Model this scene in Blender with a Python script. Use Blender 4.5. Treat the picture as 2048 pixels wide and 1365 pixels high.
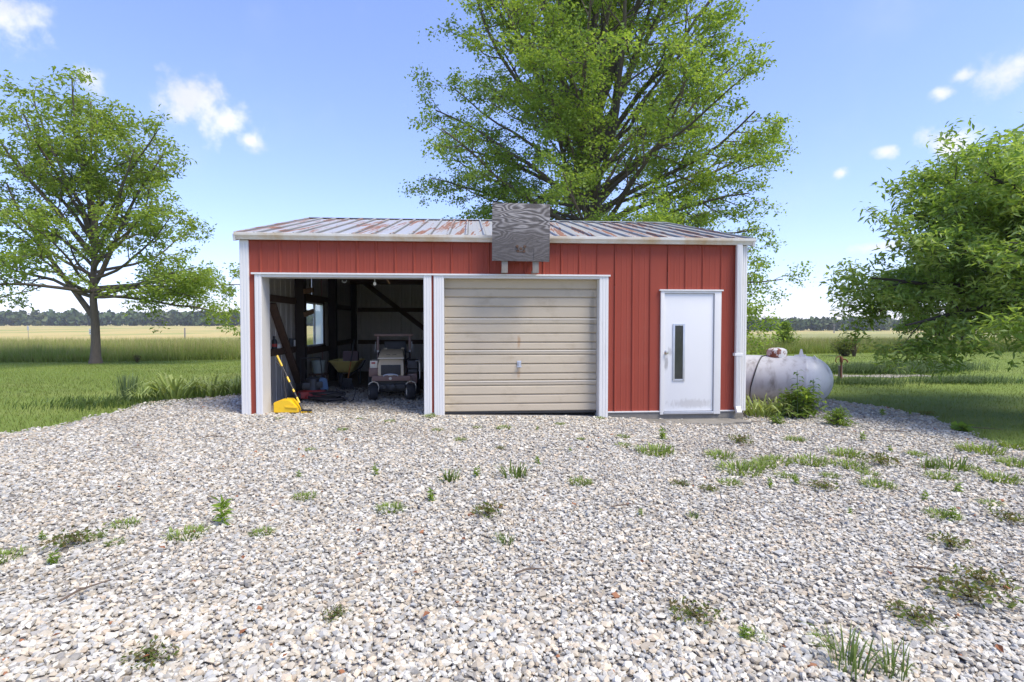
import bpy, bmesh, math, random
import numpy as np
from mathutils import Vector, Matrix, Euler

R = math.radians
PI = math.pi
scene = bpy.context.scene
for o in list(bpy.data.objects):
    bpy.data.objects.remove(o)
COL = scene.collection
rnd = random.Random(7)
rng = np.random.default_rng(11)

# ------------------------------------------------------------------ camera
CAM_H = 1.53
cam_d = bpy.data.cameras.new('camera')
cam_d.sensor_width = 36.0
cam_d.lens = 36.0 * 1100 / 2048
cam_d.clip_start = 0.05
cam_d.clip_end = 6000
cam = bpy.data.objects.new('camera', cam_d)
COL.objects.link(cam)
cam.location = (0, 0, CAM_H)
cam.rotation_euler = (R(90) - math.atan(34.5 / 1100), 0, 0)
scene.camera = cam

# ------------------------------------------------------------------ node helper
class NT:
    def __init__(self, tree):
        self.t = tree
    def n(self, kind, inputs=None, **props):
        nd = self.t.nodes.new(kind)
        for k, v in props.items():
            setattr(nd, k, v)
        for k, v in (inputs or {}).items():
            sock = nd.inputs[k]
            if hasattr(v, 'is_output') or isinstance(v, bpy.types.NodeSocket):
                self.t.links.new(v, sock)
            elif isinstance(v, bpy.types.Node):
                self.t.links.new(v.outputs[0], sock)
            else:
                sock.default_value = v
        return nd
    def m(self, op, a, b=0.0, c=None, clamp=False):
        ins = {0: a, 1: b}
        if c is not None:
            ins[2] = c
        return self.n('ShaderNodeMath', ins, operation=op, use_clamp=clamp).outputs[0]
    def step(self, x, lo, hi):
        return self.n('ShaderNodeMapRange', {'Value': x, 'From Min': lo, 'From Max': hi}, interpolation_type='SMOOTHSTEP').outputs[0]
    def mix(self, f, a, b, blend='MIX'):
        nd = self.n('ShaderNodeMix', data_type='RGBA', blend_type=blend)
        for idx, v in ((0, f), (6, a), (7, b)):
            if isinstance(v, (bpy.types.NodeSocket,)):
                self.t.links.new(v, nd.inputs[idx])
            elif isinstance(v, (int, float)):
                nd.inputs[idx].default_value = v
            else:
                nd.inputs[idx].default_value = (*v[:3], 1)
        return nd.outputs[2]
    def noise(self, vec, scale, detail=3, rough=0.55, dist=0.0):
        return self.n('ShaderNodeTexNoise', {'Vector': vec, 'Scale': scale, 'Detail': detail, 'Roughness': rough, 'Distortion': dist}).outputs[0]
    def scaled(self, vec, s):
        return self.n('ShaderNodeVectorMath', {0: vec, 1: s}, operation='MULTIPLY').outputs[0]

# ------------------------------------------------------------------ world: sky with a few fair-weather clouds
SUN_EL, SUN_AZ = 59.0, 124.0      # azimuth clockwise from +Y; the sun stands high on the right
world = bpy.data.worlds.new('World')
scene.world = world
world.use_nodes = True
wt = NT(world.node_tree)
world.node_tree.nodes.clear()
sky = wt.n('ShaderNodeTexSky', sky_type='NISHITA', sun_disc=False, sun_elevation=R(SUN_EL), sun_rotation=R(SUN_AZ),
           altitude=200.0, air_density=1.0, dust_density=0.3, ozone_density=1.5)
tc = wt.n('ShaderNodeTexCoord').outputs['Generated']
sep = wt.n('ShaderNodeSeparateXYZ', {0: tc})
az = wt.m('ARCTAN2', sep.outputs[0], sep.outputs[1])
el = wt.m('ARCSINE', sep.outputs[2])
CLOUDS = [(-42.0, 22.6, 2.8, 2.0), (-30.2, 19.2, 2.6, 2.0), (-27.4, 18.0, 2.6, 1.7), (-25.4, 16.6, 1.3, .9), (-37.3, 19.4, 1.2, 0.9),
          (41.6, 18.6, 2.4, 1.4), (38.9, 19.2, 1.2, .7), (37.6, 18.2, .9, 0.6), (38.0, 14.4, 1.9, 1.25), (34.1, 14.4, .9, .5), (30.6, 13.1, .7, .5), (33.5, 6.6, 2.2, .5)]
crnd = random.Random(5)
for k in range(9):                 # the same scattered clouds go on all round the sky
    a = 75 + k * 25 + crnd.uniform(-8, 8)
    e = crnd.uniform(3, 6)
    CLOUDS.append((a if a <= 180 else a - 360, crnd.uniform(12, 40), e, e * .5))
ae = wt.n('ShaderNodeCombineXYZ', {0: az, 1: el}).outputs[0]
dist = None
for (a, e, sa, se) in CLOUDS:
    q = wt.n('ShaderNodeVectorMath', {0: ae, 1: (1 / R(sa), 1 / R(se), 0), 2: (-a / sa, -e / se, 0)}, operation='MULTIPLY_ADD').outputs[0]
    d = wt.n('ShaderNodeVectorMath', {0: q}, operation='LENGTH').outputs['Value']
    dist = d if dist is None else wt.m('MINIMUM', dist, d)
mask = wt.m('SUBTRACT', 1.0, wt.m('MULTIPLY', dist, 0.62))
nz = wt.noise(tc, 22.0, 7, 0.6)
nz2 = wt.noise(tc, 7.0, 4, 0.5)
cl = wt.m('ADD', mask, wt.m('MULTIPLY', wt.m('SUBTRACT', nz, 0.5), 2.1))
cl = wt.m('MULTIPLY', wt.step(cl, 0.22, 1.0), 0.9)
wisps = wt.m('MULTIPLY', wt.step(nz2, 0.5, 0.9), 0.16)
lin = wt.mix(1.0, sky.outputs[0], (0.25, 0.265, 0.32), 'MULTIPLY')
soft = wt.n('ShaderNodeGamma', {'Color': lin, 'Gamma': 0.78}).outputs[0]      # thin veil evens out the brightness from zenith to horizon
skyc = wt.mix(1.0, soft, (2.22, 2.22, 2.70), "MULTIPLY")
col = wt.mix(wisps, skyc, (2.6, 2.7, 2.9))
shade = wt.mix(wt.step(wt.noise(tc, 12.0, 5, .6), .35, .65), (2.45, 2.5, 2.65), (3.05, 3.05, 3.1))
col = wt.mix(cl, col, shade)
bg = wt.n('ShaderNodeBackground', {'Color': col, 'Strength': 0.145})
wt.t.links.new(bg.outputs[0], wt.n('ShaderNodeOutputWorld').inputs[0])

# ------------------------------------------------------------------ sun (thin high cloud makes it soft) and exposure
sun_d = bpy.data.lights.new('sun', 'SUN')
sun_d.energy = 2.1
sun_d.angle = R(26)
sun_d.color = (1.0, 0.925, 0.80)
sun = bpy.data.objects.new('sun', sun_d)
COL.objects.link(sun)
sdir = Vector((math.sin(R(SUN_AZ)) * math.cos(R(SUN_EL)), math.cos(R(SUN_AZ)) * math.cos(R(SUN_EL)), math.sin(R(SUN_EL))))
sun.rotation_euler = sdir.to_track_quat('Z', 'Y').to_euler()
sun.location = (0, 0, 60)
scene.view_settings.view_transform = 'Standard'
scene.view_settings.look = 'None'
scene.view_settings.gamma = 1.0
scene.view_settings.use_curve_mapping = False
scene.view_settings.exposure = 1.4
scene.render.engine = 'CYCLES'
scene.cycles.use_denoising = True
try:
    scene.cycles.denoiser = 'OPENIMAGEDENOISE'
    scene.cycles.denoising_input_passes = 'RGB_ALBEDO_NORMAL'
except Exception:
    pass
scene.cycles.max_bounces = 8
scene.cycles.diffuse_bounces = 6
scene.cycles.transparent_max_bounces = 8

# ------------------------------------------------------------------ materials
def mat(name, color, rough=0.6, metal=0.0, var=0.12, scale=6.0, stretch=(1, 1, 1), dirt=None, dirt_amt=0.0, dirt_scale=2.0,
        dirt_stretch=None, bump=0.0, bump_scale=80.0, spec=0.5, lo=0.5, hi=0.75):
    m = bpy.data.materials.new(name)
    m.use_nodes = True
    t = NT(m.node_tree)
    b = m.node_tree.nodes['Principled BSDF']
    pos = t.n('ShaderNodeTexCoord').outputs['Object']
    c = t.mix(t.noise(t.scaled(pos, stretch), scale, 5), tuple(x * (1 - var) for x in color), tuple(min(1, x * (1 + var)) for x in color))
    if dirt:
        f = t.step(t.noise(t.scaled(pos, dirt_stretch or stretch), dirt_scale, 6, 0.65), lo, hi)
        c = t.mix(t.m('MULTIPLY', f, dirt_amt), c, dirt)
    t.t.links.new(c, b.inputs['Base Color'])
    b.inputs['Roughness'].default_value = rough
    b.inputs['Metallic'].default_value = metal
    b.inputs['Specular IOR Level'].default_value = spec
    if bump:
        bn = t.n('ShaderNodeBump', {'Height': t.noise(pos, bump_scale, 4), 'Strength': bump, 'Distance': 0.01})
        t.t.links.new(bn.outputs[0], b.inputs['Normal'])
    return m

def attr_mat(name, rough=0.7, trans=0.0, tint=(1, 1, 1), spec=0.3):
    m = bpy.data.materials.new(name)
    m.use_nodes = True
    t = NT(m.node_tree)
    b = m.node_tree.nodes['Principled BSDF']
    c = t.n('ShaderNodeAttribute', attribute_name='Col').outputs[0]
    if tint != (1, 1, 1):
        c = t.mix(1.0, c, tint, 'MULTIPLY')
    t.t.links.new(c, b.inputs['Base Color'])
    b.inputs['Roughness'].default_value = rough
    b.inputs['Specular IOR Level'].default_value = spec
    if trans:
        tr = t.n('ShaderNodeBsdfTranslucent', {'Color': t.mix(1.0, c, (1.25, 1.2, 0.55), 'MULTIPLY')})
        mx = t.n('ShaderNodeMixShader', {0: trans})
        t.t.links.new(b.outputs[0], mx.inputs[1])
        t.t.links.new(tr.outputs[0], mx.inputs[2])
        t.t.links.new(mx.outputs[0], m.node_tree.nodes['Material Output'].inputs[0])
    return m

M = {}
M['red'] = mat('red_painted_steel', (0.28, 0.054, 0.032), 0.65, spec=.25, var=0.16, scale=3, stretch=(1, 1, .25), dirt=(0.31, 0.10, 0.065), dirt_amt=0.6, dirt_scale=1.5, dirt_stretch=(1, 1, .5), bump=0.05, bump_scale=60)
M['white'] = mat('white_painted_steel', (0.67, 0.66, 0.63), 0.45, var=0.04, scale=4, stretch=(1, 1, .3), dirt=(0.45, 0.42, 0.36), dirt_amt=0.45, dirt_scale=5, dirt_stretch=(2, 2, .4), lo=.55, hi=.85)
M['gutter'] = mat('aged_white_gutter', (0.68, 0.66, 0.60), 0.5, var=0.06, scale=3, dirt=(0.50, 0.33, 0.13), dirt_amt=0.75, dirt_scale=1.1, dirt_stretch=(1, .2, .6), lo=.42, hi=.66)
M['inner'] = mat('bare_galvanised_sheet', (0.52, 0.49, 0.44), 0.6, 0.25, var=0.2, scale=2.5, stretch=(3, 3, .3), dirt=(0.16, 0.12, 0.09), dirt_amt=0.6, dirt_scale=2, dirt_stretch=(2, 2, .3))
M['beige'] = mat('beige_steel_door', (0.48, 0.41, 0.30), 0.6, spec=.3, var=0.10, scale=2.2, stretch=(.5, 1, 3), dirt=(0.30, 0.235, 0.15), dirt_amt=0.45, dirt_scale=2.6, dirt_stretch=(1, 1, 1.6), bump=0.04)
M['door'] = mat('white_steel_door', (0.69, 0.69, 0.675), 0.4, var=0.03, scale=3, dirt=(0.50, 0.50, 0.50), dirt_amt=0.4, dirt_scale=3.0, dirt_stretch=(1.5, 1, .5), lo=.58, hi=.85)
def stain(m, color, cx, cz, rx, rz, amt):
    t = NT(m.node_tree); b = m.node_tree.nodes['Principled BSDF']
    old = b.inputs['Base Color'].links[0].from_socket
    pos = t.n('ShaderNodeTexCoord').outputs['Object']; sp = t.n('ShaderNodeSeparateXYZ', {0: pos})
    dx = t.m('DIVIDE', t.m('SUBTRACT', sp.outputs[0], cx), rx); dz = t.m('DIVIDE', t.m('SUBTRACT', sp.outputs[2], cz), rz)
    d = t.m('SQRT', t.m('ADD', t.m('MULTIPLY', dx, dx), t.m('MULTIPLY', dz, dz)))
    f = t.step(t.m('ADD', d, t.m('MULTIPLY', t.m('SUBTRACT', t.noise(t.scaled(pos, (3, 1, 1)), 9, 4, .65), .5), 1.6)), 1.0, .35)
    t.t.links.new(t.mix(t.m('MULTIPLY', f, amt), old, color), b.inputs['Base Color'])
stain(M['door'], (.28, .27, .26), 7.0, .86, .045, .17, .7)
stain(M['door'], (.34, .33, .31), 7.06, 1.05, .05, .10, .5)
stain(M['door'], (.42, .40, .37), 7.45, .16, .5, .10, .5)
stain(M['beige'], (.36, .20, .09), 4.49, 1.22, .035, .16, .6)
stain(M['beige'], (.36, .22, .11), 4.49, .68, .04, .10, .5)
stain(M['beige'], (.28, .24, .18), 5.75, 1.6, .06, .7, .5)
M['alu'] = mat('worn_aluminium', (0.55, 0.56, 0.58), 0.4, 0.7, var=0.15, scale=12)
M['chrome'] = mat('steel_knob', (0.6, 0.57, 0.52), 0.25, 1.0, var=0.05)
M['concrete'] = mat('concrete', (0.20, 0.185, 0.155), 0.9, var=0.25, scale=7, dirt=(0.10, 0.095, 0.07), dirt_amt=0.6, dirt_scale=3, bump=0.35, bump_scale=40)
M['timber'] = mat('old_brown_timber', (0.085, 0.047, 0.028), 0.85, var=0.45, scale=4, stretch=(3, 3, 3), bump=0.2, bump_scale=30)
M['post'] = mat('creosoted_post', (0.030, 0.022, 0.018), 0.9, var=0.4, scale=4, bump=0.2, bump_scale=30)
M['block'] = mat('pale_wood_offcut', (0.22, 0.13, 0.07), 0.8, var=0.25, scale=10, stretch=(1, 6, 6))
M['black'] = mat('black_plastic', (0.018, 0.018, 0.02), 0.5, var=0.3, scale=9)
M['rubber'] = mat('tyre_rubber', (0.022, 0.022, 0.024), 0.8, var=0.3, scale=14, dirt=(0.11, 0.10, 0.085), dirt_amt=0.5, dirt_scale=9)
M['tan'] = mat('tan_mower_paint', (0.52, 0.42, 0.27), 0.4, var=0.08, scale=5, dirt=(0.20, 0.15, 0.09), dirt_amt=0.4, dirt_scale=7)
M['cream'] = mat('cream_panel', (0.70, 0.64, 0.52), 0.5, var=0.06)
M['brown'] = mat('brown_mower_paint', (0.19, 0.105, 0.085), 0.45, var=0.15, scale=6, dirt=(0.16, 0.12, 0.09), dirt_amt=0.4, dirt_scale=9)
M['darkgrey'] = mat('dark_grey_metal', (0.05, 0.05, 0.055), 0.55, 0.3, var=0.25, scale=8)
M['rust'] = mat('rusted_iron', (0.17, 0.065, 0.035), 0.85, var=0.35, scale=15, bump=0.3)
M['redplastic'] = mat('red_machine_paint', (0.34, 0.025, 0.022), 0.4, var=0.15, scale=8, dirt=(0.12, 0.05, 0.04), dirt_amt=0.5, dirt_scale=6)
M['blue'] = mat('blue_cowl', (0.035, 0.10, 0.20), 0.45, var=0.2, scale=8)
M['yellow'] = mat('yellow_plastic', (0.80, 0.50, 0.015), 0.4, var=0.06, scale=6, dirt=(0.45, 0.28, 0.03), dirt_amt=0.3, dirt_scale=8)
M['tub'] = mat('faded_yellow_tub', (0.66, 0.52, 0.16), 0.5, var=0.12, scale=4, dirt=(0.20, 0.15, 0.06), dirt_amt=0.6, dirt_scale=5)
M['mauve'] = mat('faded_mauve_crate', (0.16, 0.10, 0.11), 0.7, var=0.2)
M['orange'] = mat('orange_handle', (0.50, 0.17, 0.03), 0.5)
M['whiteplastic'] = mat('white_plastic', (0.70, 0.70, 0.68), 0.5, var=0.06)
M['bucket'] = mat('pale_green_bucket', (0.36, 0.42, 0.38), 0.5, var=0.1, dirt=(0.2, 0.2, 0.18), dirt_amt=0.5, dirt_scale=12)
M['tank'] = mat('tank_paint', (0.50, 0.51, 0.515), 0.45, var=0.08, scale=5, dirt=(0.14, 0.115, 0.095), dirt_amt=0.85, dirt_scale=2.6, dirt_stretch=(2.2, 2.2, .6), lo=.46, hi=.80)
M['domecap'] = mat('rust_spotted_white', (0.66, 0.66, 0.64), 0.5, var=0.05, dirt=(0.22, 0.08, 0.045), dirt_amt=1.0, dirt_scale=7, lo=.47, hi=.53)
M['bark'] = mat('tree_bark', (0.125, 0.10, 0.078), 0.95, var=0.35, scale=9, stretch=(3, 3, .6), bump=0.5, bump_scale=14)
M['bark2'] = mat('dark_tree_bark', (0.075, 0.06, 0.05), 0.95, var=0.35, scale=9, stretch=(3, 3, .6), bump=0.5, bump_scale=14)
M['greypost'] = mat('weathered_pole', (0.22, 0.20, 0.18), 0.9, var=0.15)
M['signback'] = mat('bare_sign_metal', (0.55, 0.56, 0.57), 0.5, 0.3, var=0.05)
M['leaf'] = attr_mat('foliage', 0.45, 0.55)
M['grass'] = attr_mat('grass_blades', 0.6, 0.35)
M['stone'] = attr_mat('crushed_limestone', 0.85, 0.0)
M['woods'] = attr_mat('far_woodland', 0.9, 0.1)
M['deadleaf'] = mat('dead_leaf', (0.20, 0.075, 0.03), 0.8, var=0.4, scale=30)
M['twig'] = mat('dry_twig', (0.12, 0.085, 0.06), 0.9, var=0.3, scale=20)

def glass_mat(name, color, rough, alpha):
    m = bpy.data.materials.new(name); m.use_nodes = True
    t = NT(m.node_tree)
    g = t.n('ShaderNodeBsdfGlossy', {'Color': (1, 1, 1, 1), 'Roughness': rough})
    tr = t.n('ShaderNodeBsdfTransparent', {'Color': (*color, 1)})
    mx = t.n('ShaderNodeMixShader', {0: alpha})
    t.t.links.new(tr.outputs[0], mx.inputs[1]); t.t.links.new(g.outputs[0], mx.inputs[2])
    t.t.links.new(mx.outputs[0], m.node_tree.nodes['Material Output'].inputs[0])
    return m
M['glass'] = glass_mat('dusty_window_glass', (0.90, 0.93, 0.92), 0.1, 0.08)
M['clouded'] = bpy.data.materials.new('clouded_window_glass'); M['clouded'].use_nodes = True
_t = NT(M['clouded'].node_tree); _m = _t.n('ShaderNodeMixShader', {0: .55})
_t.t.links.new(_t.n('ShaderNodeBsdfTransparent').outputs[0], _m.inputs[1]); _t.t.links.new(_t.n('ShaderNodeBsdfTranslucent', {'Color': (.85, .88, .86, 1)}).outputs[0], _m.inputs[2])
_t.t.links.new(_m.outputs[0], M['clouded'].node_tree.nodes['Material Output'].inputs[0])
M['wireglass'] = mat('dark_wired_glass', (0.035, 0.037, 0.036), 0.12, var=0.4, scale=9)

def roof_material():
    m = bpy.data.materials.new('rusting_galvanised_roof'); m.use_nodes = True
    t = NT(m.node_tree); b = m.node_tree.nodes['Principled BSDF']
    pos = t.n('ShaderNodeNewGeometry').outputs['Position']
    st = t.scaled(pos, (4.2, 0.26, 0.26))
    n1 = t.noise(st, 1.35, 4, 0.55)
    n2 = t.noise(t.scaled(pos, (14, 0.5, .5)), 2.2, 4, 0.6)
    f = t.step(t.m('ADD', n1, t.m('MULTIPLY', t.m('SUBTRACT', n2, 0.5), 0.6)), 0.535, 0.61)
    zinc = t.mix(t.noise(t.scaled(pos, (1, .3, 1)), 7, 3), (0.43, 0.425, 0.41), (0.53, 0.525, 0.51))
    rust = t.mix(t.noise(pos, 11, 5), (0.15, 0.062, 0.036), (0.29, 0.145, 0.085))
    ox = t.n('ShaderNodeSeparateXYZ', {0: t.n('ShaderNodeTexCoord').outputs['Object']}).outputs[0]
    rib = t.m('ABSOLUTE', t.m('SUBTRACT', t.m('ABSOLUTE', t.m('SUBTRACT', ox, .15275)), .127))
    grime = t.m('MULTIPLY', t.m('SUBTRACT', 1.0, t.step(rib, .004, .012)), t.m('ADD', .5, t.m('MULTIPLY', n1, .5)))  # side shading of the ribs painted in as dark lines, along with grime
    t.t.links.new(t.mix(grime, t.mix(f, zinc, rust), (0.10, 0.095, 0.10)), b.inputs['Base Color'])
    t.t.links.new(t.m('SUBTRACT', 0.35, t.m('MULTIPLY', f, 0.35)), b.inputs['Metallic'])
    t.t.links.new(t.m('ADD', 0.42, t.m('MULTIPLY', f, 0.4)), b.inputs['Roughness'])
    return m
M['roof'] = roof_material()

def board_material():
    m = bpy.data.materials.new('weathered_plywood'); m.use_nodes = True
    t = NT(m.node_tree); b = m.node_tree.nodes['Principled BSDF']
    pos = t.n('ShaderNodeTexCoord').outputs['Object']
    warp = t.noise(t.scaled(pos, (.75, 1, 2.4)), 1.7, 2, 0.45, .4)
    z = t.n('ShaderNodeSeparateXYZ', {0: pos}).outputs[2]
    phase = t.m('ADD', t.m('MULTIPLY', z, 5.0), t.m('MULTIPLY', warp, 11.0))
    ring = t.m('ADD', t.m('MULTIPLY', t.m('SINE', t.m('MULTIPLY', phase, 8.5)), 0.5), 0.5)
    fine = t.noise(t.scaled(pos, (4, 1, 22)), 4, 5, .7)
    ring = t.m('POWER', ring, 1.3)
    upper = t.step(t.m('ADD', z, t.m('MULTIPLY', warp, .5)), 0.55, 0.95)
    f = t.m('MULTIPLY', ring, t.m('ADD', 0.16, t.m('MULTIPLY', upper, 0.75)))
    c = t.mix(f, t.mix(fine, (0.030, 0.027, 0.026), (0.15, 0.135, 0.13)), (0.34, 0.32, 0.31))
    c = t.mix(t.m('MULTIPLY', t.step(t.noise(pos, 3.1, 5), .5, .72), 0.6), c, (0.075, 0.066, 0.06))
    t.t.links.new(c, b.inputs['Base Color'])
    b.inputs['Roughness'].default_value = 0.9
    bn = t.n('ShaderNodeBump', {'Height': t.m('ADD', f, fine), 'Strength': 0.7, 'Distance': 0.006})
    t.t.links.new(bn.outputs[0], b.inputs['Normal'])
    return m
M['plywood'] = board_material()
M['greytimber'] = mat('grey_weathered_timber', (0.24, 0.22, 0.19), 0.9, var=0.35, scale=6, stretch=(6, 6, 1), dirt=(0.06, 0.05, 0.04), dirt_amt=0.7, dirt_scale=6, dirt_stretch=(4, 4, 1))

def ground_material():
    m = bpy.data.materials.new('lawn_and_fields'); m.use_nodes = True
    t = NT(m.node_tree); b = m.node_tree.nodes['Principled BSDF']
    pos = t.n('ShaderNodeNewGeometry').outputs['Position']
    s = t.n('ShaderNodeSeparateXYZ', {0: pos}); X, Y = s.outputs[0], s.outputs[1]
    lawn = t.mix(t.noise(pos, 1.3, 5, .65), (0.13, 0.185, 0.033), (0.185, 0.245, 0.05))
    lawn = t.mix(t.step(t.noise(t.scaled(pos, (.25, 1.1, 1)), .8, 4), .45, .7), lawn, (0.20, 0.245, 0.06))
    lawn = t.mix(t.m('MULTIPLY', t.step(t.noise(pos, 0.55, 4), .58, .75), .4), lawn, (0.17, 0.18, 0.07))
    tall = t.mix(t.noise(t.scaled(pos, (1, .3, 1)), .6, 5), (0.20, 0.23, 0.065), (0.34, 0.31, 0.14))
    straw = t.mix(t.noise(t.scaled(pos, (.22, .045, 1)), .5, 6, .6), (0.40, 0.32, 0.115), (0.52, 0.42, 0.18))
    straw = t.mix(t.m('MULTIPLY', t.step(t.noise(t.scaled(pos, (.3, .16, 1)), .14, 4), .46, .62), .8), straw, (0.25, 0.29, 0.085))
    wob = t.m('MULTIPLY', t.m('SUBTRACT', t.noise(pos, .35, 3), .5), 2.0)
    d = t.m('ADD', t.m('SUBTRACT', t.m('SUBTRACT', Y, 26.2), t.m('MULTIPLY', X, 0.185)), wob)
    c = t.mix(t.step(d, -.3, .3), lawn, tall)
    e = t.m('ADD', t.m('SUBTRACT', Y, t.m('MULTIPLY', t.step(X, -30, 30), 140.0)), t.m('MULTIPLY', wob, 3.0))
    c = t.mix(t.step(e, 52, 62), c, straw)
    t.t.links.new(c, b.inputs['Base Color'])
    b.inputs['Roughness'].default_value = 0.9
    b.inputs['Specular IOR Level'].default_value = 0.15
    bn = t.n('ShaderNodeBump', {'Height': t.noise(pos, 45, 4), 'Strength': .8, 'Distance': 0.03})
    t.t.links.new(bn.outputs[0], b.inputs['Normal'])
    return m
M['ground'] = ground_material()

def gravel_bed_material():
    m = bpy.data.materials.new('gravel_bed'); m.use_nodes = True
    t = NT(m.node_tree); b = m.node_tree.nodes['Principled BSDF']
    pos = t.n('ShaderNodeNewGeometry').outputs['Position']
    vo = t.n('ShaderNodeTexVoronoi', {'Vector': pos, 'Scale': 24.0})
    cell = t.n('ShaderNodeSeparateXYZ', {0: vo.outputs['Color']})
    c = t.mix(cell.outputs[0], (0.30, 0.28, 0.24), (0.48, 0.45, 0.40))
    c = t.mix(t.noise(pos, 1.7, 4), c, (0.27, 0.24, 0.20))
    t.t.links.new(c, b.inputs['Base Color'])
    b.inputs['Roughness'].default_value = .95
    bn = t.n('ShaderNodeBump', {'Height': t.m('SUBTRACT', 1.0, vo.outputs['Distance']), 'Strength': .9, 'Distance': .02})
    t.t.links.new(bn.outputs[0], b.inputs['Normal'])
    return m
M['bed'] = gravel_bed_material()

# ------------------------------------------------------------------ object helpers
def tag(o, label=None, cat=None, group=None, kind=None):
    if label: o['label'] = label
    if cat: o['category'] = cat
    if group: o['group'] = group
    if kind: o['kind'] = kind
    return o

def empty(name, loc=(0, 0, 0), rz=0.0, label=None, cat=None, group=None):
    o = bpy.data.objects.new(name, None)
    COL.objects.link(o)
    o.location = loc
    o.rotation_euler = (0, 0, rz)
    o.empty_display_size = 0.2
    return tag(o, label, cat, group)

def link(name, me, m=None, parent=None, loc=(0, 0, 0), rot=(0, 0, 0)):
    o = bpy.data.objects.new(name, me)
    if m is not None and len(me.materials) == 0:
        me.materials.append(m)
    COL.objects.link(o)
    o.parent = parent
    o.location = loc
    o.rotation_euler = rot
    return o

def obj(name, bm, m, parent=None, loc=(0, 0, 0), rot=(0, 0, 0), smooth=True, ang=35):
    me = bpy.data.meshes.new(name)
    bmesh.ops.recalc_face_normals(bm, faces=bm.faces)
    bm.to_mesh(me); bm.free()
    if smooth:
        me.shade_smooth()
        me.set_sharp_from_angle(angle=R(ang))
    return link(name, me, m, parent, loc, rot)

def np_mesh(name, verts, faces, cols=None, smooth=False):
    me = bpy.data.meshes.new(name)
    verts = np.ascontiguousarray(verts, np.float32); faces = np.ascontiguousarray(faces, np.int32)
    k = faces.shape[1]
    me.vertices.add(len(verts)); me.vertices.foreach_set('co', verts.ravel())
    me.loops.add(faces.size); me.loops.foreach_set('vertex_index', faces.ravel())
    me.polygons.add(len(faces))
    me.polygons.foreach_set('loop_start', np.arange(0, faces.size, k, dtype=np.int32))
    me.polygons.foreach_set('loop_total', np.full(len(faces), k, np.int32))
    if cols is not None:
        a = me.color_attributes.new('Col', 'FLOAT_COLOR', 'POINT')
        c4 = np.ones((len(verts), 4), np.float32); c4[:, :3] = cols
        a.data.foreach_set('color', c4.ravel())
    me.update(calc_edges=True)
    if smooth: me.shade_smooth()
    else: me.shade_flat()
    return me

def B():
    return bmesh.new()

def box(bm, x0, x1, y0, y1, z0, z1, bev=0.0, mx=None):
    g = bmesh.ops.create_cube(bm, size=1.0)
    vs = g['verts']
    for v in vs:
        v.co = Vector(((x0 + x1) / 2 + v.co.x * (x1 - x0), (y0 + y1) / 2 + v.co.y * (y1 - y0), (z0 + z1) / 2 + v.co.z * (z1 - z0)))
    if bev:
        es = list({e for v in vs for e in v.link_edges})
        r = bmesh.ops.bevel(bm, geom=es, offset=bev, segments=2, affect='EDGES', profile=0.7)
        vs = list({v for f in r['faces'] for v in f.verts} | {v for v in vs if v.is_valid})
    if mx is not None:
        for v in vs: v.co = mx @ v.co
    return vs

def bar(bm, p, q, w, h, bev=0.0, up=(0, 0, 1)):
    p, q = Vector(p), Vector(q)
    d = (q - p); L = d.length; d.normalize()
    s = d.cross(Vector(up))
    if s.length < 1e-4: s = d.cross(Vector((0, 1, 0)))
    s.normalize(); n = s.cross(d)
    mx = Matrix((( s.x, d.x, n.x, p.x), (s.y, d.y, n.y, p.y), (s.z, d.z, n.z, p.z), (0, 0, 0, 1)))
    return box(bm, -w / 2, w / 2, 0, L, -h / 2, h / 2, bev, mx)

def tube(bm, pts, r, n=8, closed=False):
    pts = [Vector(p) for p in pts]
    rr = r if isinstance(r, (list, tuple)) else [r] * len(pts)
    rings = []; ref = None
    for i, p in enumerate(pts):
        a = pts[i - 1] if i > 0 else (pts[-1] if closed else p)
        b = pts[i + 1] if i < len(pts) - 1 else (pts[0] if closed else p)
        d = (b - a).normalized()
        if ref is None:
            ref = d.orthogonal().normalized()
        else:
            ref = (ref - d * ref.dot(d))
            ref = ref.normalized() if ref.length > 1e-6 else d.orthogonal().normalized()
        s = d.cross(ref)
        rings.append([bm.verts.new(p + (ref * math.cos(2 * PI * k / n) + s * math.sin(2 * PI * k / n)) * rr[i]) for k in range(n)])
    m = len(rings)
    for i in range(m if closed else m - 1):
        A, Bq = rings[i], rings[(i + 1) % m]
        for k in range(n):
            bm.faces.new((A[k], A[(k + 1) % n], Bq[(k + 1) % n], Bq[k]))
    if not closed:
        bm.faces.new(rings[0][::-1]); bm.faces.new(rings[-1])

def lathe(bm, prof, n=24, mx=None):
    mx = mx or Matrix.Identity(4)
    rings = []
    for (r, z) in prof:
        if r < 1e-5:
            rings.append([bm.verts.new(mx @ Vector((0, 0, z)))])
        else:
            rings.append([bm.verts.new(mx @ Vector((r * math.cos(2 * PI * k / n), r * math.sin(2 * PI * k / n), z))) for k in range(n)])
    for A, Bq in zip(rings, rings[1:]):
        for k in range(n):
            k2 = (k + 1) % n
            if len(A) == 1 and len(Bq) == 1: continue
            if len(A) == 1: bm.faces.new((A[0], Bq[k2], Bq[k]))
            elif len(Bq) == 1: bm.faces.new((A[k], A[k2], Bq[0]))
            else: bm.faces.new((A[k], A[k2], Bq[k2], Bq[k]))

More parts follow.
